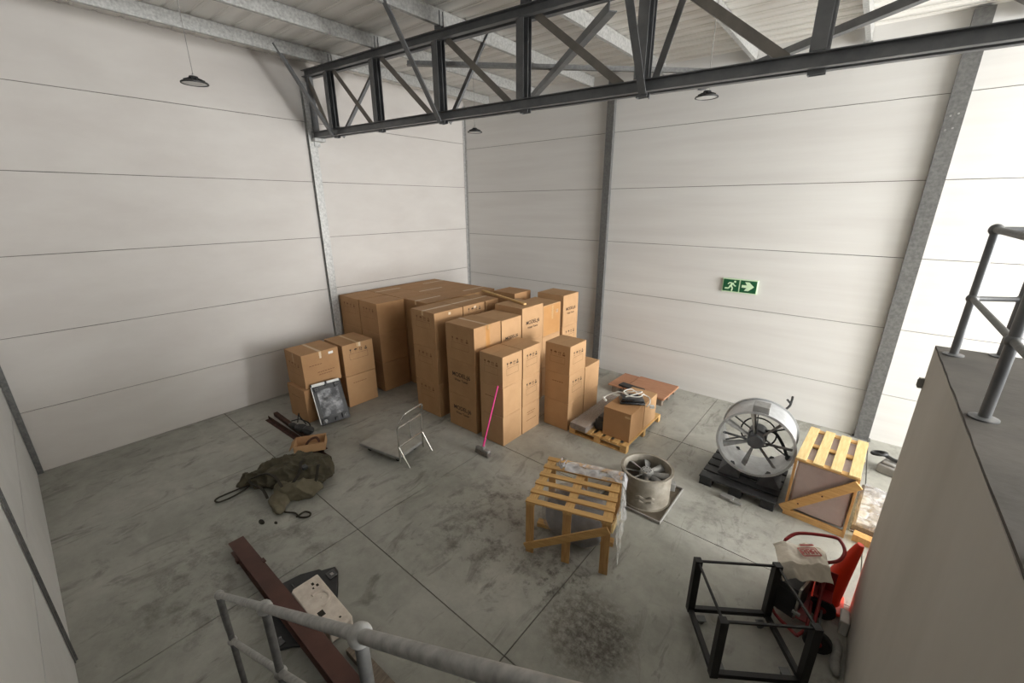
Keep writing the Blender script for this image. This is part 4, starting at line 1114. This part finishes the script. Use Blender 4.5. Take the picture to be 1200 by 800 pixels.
# ------------------------------------------------------------------ steel beam, black plastic tray, polystyrene, timber
sbm = thing('steel_beam', 'long red-brown primed steel beam lying on the floor', 'steel beam', (4.34, -8.505, .0), 0)
b = MB(); h, bw, t = .15, .17, .011
sec = [(-bw/2, 0), (bw/2, 0), (bw/2, t), (.006, t), (.006, h-t), (bw/2, h-t), (bw/2, h), (-bw/2, h), (-bw/2, h-t), (-.006, h-t), (-.006, t), (-bw/2, t)]
b.sweep(sec, (0, 0, 0), (5.2, 0, 0), (0, 1, 0), (0, 0, 1)); b.build('beam_profile', M['rust'], sbm)
b = MB(); b.box(.62, .07, h, .70, .10, h+.012); b.box(.28, -.11, .05, .34, -.085, .09); b.build('lug', M['rust'], sbm)
sbm.rotation_euler = (0, R(-2.6), R(0))
bt = thing('black_tray', 'black moulded plastic panel lying under the red-brown beam', 'panel', (5.70, -8.30, 0), 0)
def trayshape(b, z0, z1):
    poly = [(x-5.70, y+8.30) for x, y in [(5.32, -8.40), (5.36, -8.18), (5.46, -8.0), (5.50, -7.99), (5.57, -7.86), (5.66, -7.87), (6.03, -8.08), (6.28, -8.26), (6.30, -8.50), (6.16, -8.62), (6.08, -8.75), (5.94, -8.70), (5.6, -8.62)]]
    b.prism(poly, Matrix.Translation((0, 0, z0)), z1-z0)
b = MB(); trayshape(b, .002, .03); b.build('panel_shell', M['black'], bt, bevel=.01)
b = MB()
b.box(-.26, -.02, .03, -.1, .0, .042); b.box(-.10, .30, .03, .02, .40, .045); b.box(.27, -.41, .03, .38, -.35, .046); b.bm.free()
for q in ((-.26, -.02, .0301, -.1, .0, .042), (-.10, .30, .0301, .02, .40, .045), (.27, -.41, .0301, .38, -.35, .046)):
    b = MB(); b.box(*q); b.build('rib', M['black_gloss'], bt, bevel=.004)
b = MB(); b.box(-.06, .335, .0455, -.015, .37, .048); b.build('slot', M['boardgrey'], bt)
py = thing('polystyrene_tray', 'off-white moulded polystyrene tray lying beside the red-brown beam', 'tray', (6.06, -8.262, .05), R(-1.5))
b = MB(); L_, W_ = .40, .15
b.prism([(-L_+.03, -W_), (L_-.1, -W_), (L_-.1, -W_+.05), (L_, -W_+.05), (L_, W_-.03), (L_-.03, W_), (-L_, W_), (-L_, -W_+.03)], Matrix.Identity(4), .13)
b.build('tray_body', M['poly'], py, bevel=.014)
b = MB(); b.tube([(-.06+.10*math.cos(R(a)), .02+.09*math.sin(R(a)), .133) for a in range(-20, 220, 12)], .017, 8)
b.ball((-.06, .04, .13), .014, 10, 6); b.build('raised_ring', M['poly'], py)
b = MB()
for x, y, sx, sy in ((-.30, .05, .04, .025), (-.25, .08, .035, .025), (-.24, .03, .025, .018), (.12, -.05, .075, .06), (.3, .06, .02, .02), (.26, -.07, .022, .016)): b.box(x-sx/2, y-sy/2, .12, x+sx/2, y+sy/2, .1315)
b.build('recess_shade', M['strap'], py)  # thin dark blocks stand in for the shade inside the tray holes
b = MB(); b.box(-.62, -.055, 0, 1.3, .055, .07); o = b.build('timber_plank', M['oldwood'], bevel=.004); o.location = (7.25, -8.24, 0.002); o.rotation_euler = (0, 0, R(2))
tag(o, 'brown timber plank lying alongside the red-brown beam', 'timber plank')
b = MB()
b.lathe([(0, 0), (.045, 0), (.04, .012), (0, .014)], 9, Matrix.Translation((0, 0, .001)) @ Matrix.Diagonal((1.5, .7, 1, 1))); o = b.build('dirt_lump', M['strap']); o.location = (4.05, -8.12, 0)
tag(o, 'small dark lump of dirt on the floor near the beam end', 'debris', 'dirt lumps')
o2 = o.copy(); COL.objects.link(o2); o2.location = (4.22, -8.0, 0); o2.scale = (.5, .6, .8); o2['label'] = 'tiny dark lump of dirt beside the larger lump'

# ------------------------------------------------------------------ stair, handrails
def zrail(x): return 1.525+.668*(x-6.68)
YR = -9.12
hr = thing('stair_handrail', 'galvanised tubular handrail of the steel stair with ball joints', 'handrail')
rr = .0205
b = MB(); b.tube([(6.68, YR, zrail(6.68)), (10.45, YR, zrail(10.45))], rr, 14); b.build('top_rail', M['galv'], hr)
b = MB(); b.tube([(6.70, YR, zrail(6.70)-.45), (10.45, YR, zrail(10.45)-.45)], .019, 12); b.build('mid_rail', M['galv'], hr)
for x in (6.68, 7.83, 8.83, 9.85):
    zb_ = .2+.668*(x-6.3)-.12
    b = MB(); b.tube([(x, YR, zb_), (x, YR, zrail(x))], rr, 14)
    po = b.build('post', M['galv_dark'], hr)
    b = MB(); b.ball((x, YR, zrail(x)), .037 if x > 6.7 else .032); b.build('ball_joint', M['galv'], po)
    b = MB(); b.ball((x, YR, zrail(x)-.45), .033); b.build('ball_joint', M['galv'], po)
b = MB(); b.tube(smooth_path([(6.68, YR, zrail(6.68)), (6.63, YR, 1.47), (6.615, YR, 1.38), (6.63, YR, 1.2), (6.70, YR, zrail(6.7)-.45)], 5), .018, 12); b.build('end_loop', M['galv_dark'], hr)
stt = thing('steel_stair', 'steel stair flight rising along the shaded white wall to the mezzanine', 'stair')
for y in (YR-.02-.05, YN+.14):
    b = MB(); b.chan((6.33, y, .10), (10.24, y, .10+.668*3.91), .2, .05, .008, (0, -1 if y > -9.5 else 1, 0), (-.5555, 0, .8315)); b.build('stringer', M['treads'], stt)
n = 13
for i in range(n):
    x = 6.44+i*.295; z = .2+.668*(x-6.3)
    b = MB(); b.box(x-.13, YN+.2, z-.03, x+.13, YR-.13, z); b.build('tread', M['treads'], stt)
mh = thing('mezzanine_handrail', 'dark tubular guard rail standing on the mezzanine edge', 'handrail')
P0 = (10.455, -4.80)
posts = [P0, (10.455, -6.17), (10.455, -7.54), (10.455, -8.9), (10.74, -4.62), (12.1, -4.66)]
for i, (x, y) in enumerate(posts):
    b = MB(); b.tube([(x, y, 3.006), (x, y, 3.985)], .027, 14); po = b.build('post', M['steel_dark'], mh)
    b = MB(); b.ball((x, y, 3.985), .043); b.build('ball_joint', M['steel_dark'], po)
    b = MB(); b.ball((x, y, 3.47), .038); b.build('ball_joint', M['steel_dark'], po)
    b = MB(); b.lathe([(0, 3.0055), (.065, 3.0055), (.065, 3.014), (.035, 3.02), (0, 3.02)], 18, Matrix.Translation((x, y, 0))); b.build('base_flange', M['steel_dark'], po)
for z, nm, r_ in ((3.985, 'top_rail', .023), (3.47, 'mid_rail', .02)):
    b = MB(); b.tube([(10.455, -4.80, z), (10.455, -9.0, z)], r_, 12); b.build(nm, M['galv_dark'], mh)
    b = MB(); b.tube([(10.455, -4.80, z), (10.74, -4.62 if z < 3.6 else -4.66, z), (12.1, -4.66, z)], r_, 12); b.build(nm, M['steel_dark'], mh)

# ------------------------------------------------------------------ light: added door and window openings in the unseen end wall
def area(name, loc, rot, sx, sy, energy, col):
    l = bpy.data.lights.new(name, 'AREA'); l.shape = 'RECTANGLE'; l.size = sx; l.size_y = sy; l.energy = energy; l.color = col
    o = bpy.data.objects.new(name, l); COL.objects.link(o); o.location = loc; o.rotation_euler = rot; return o
area('added_door_light', (XF+.2, (DY0+DY1)/2, DZ/2), (0, R(90), 0), DZ-.1, DY1-DY0-.1, 2500, (1.0, .995, .985))  # invented door stands in for the unseen daylight source
area('added_window_fill', (XF+.2, (WY0+WY1)/2, 5.15), (0, R(112), 0), 2.2, WY1-WY0-.1, 900, (.985, .995, 1.0))  # added fill, tilted up to brighten ceiling and upper walls
wd = bpy.data.worlds.new('world'); scene.world = wd; wd.use_nodes = True
wd.node_tree.nodes['Background'].inputs[0].default_value = (.9, .95, 1, 1); wd.node_tree.nodes['Background'].inputs[1].default_value = 1.0

scene.view_settings.view_transform = 'Standard'; scene.view_settings.look = 'None'
scene.view_settings.exposure = -0.13; scene.view_settings.gamma = 1.0
scene.view_settings.use_curve_mapping = False
scene.cycles.max_bounces = 10; scene.cycles.diffuse_bounces = 6; scene.cycles.transparent_max_bounces = 12
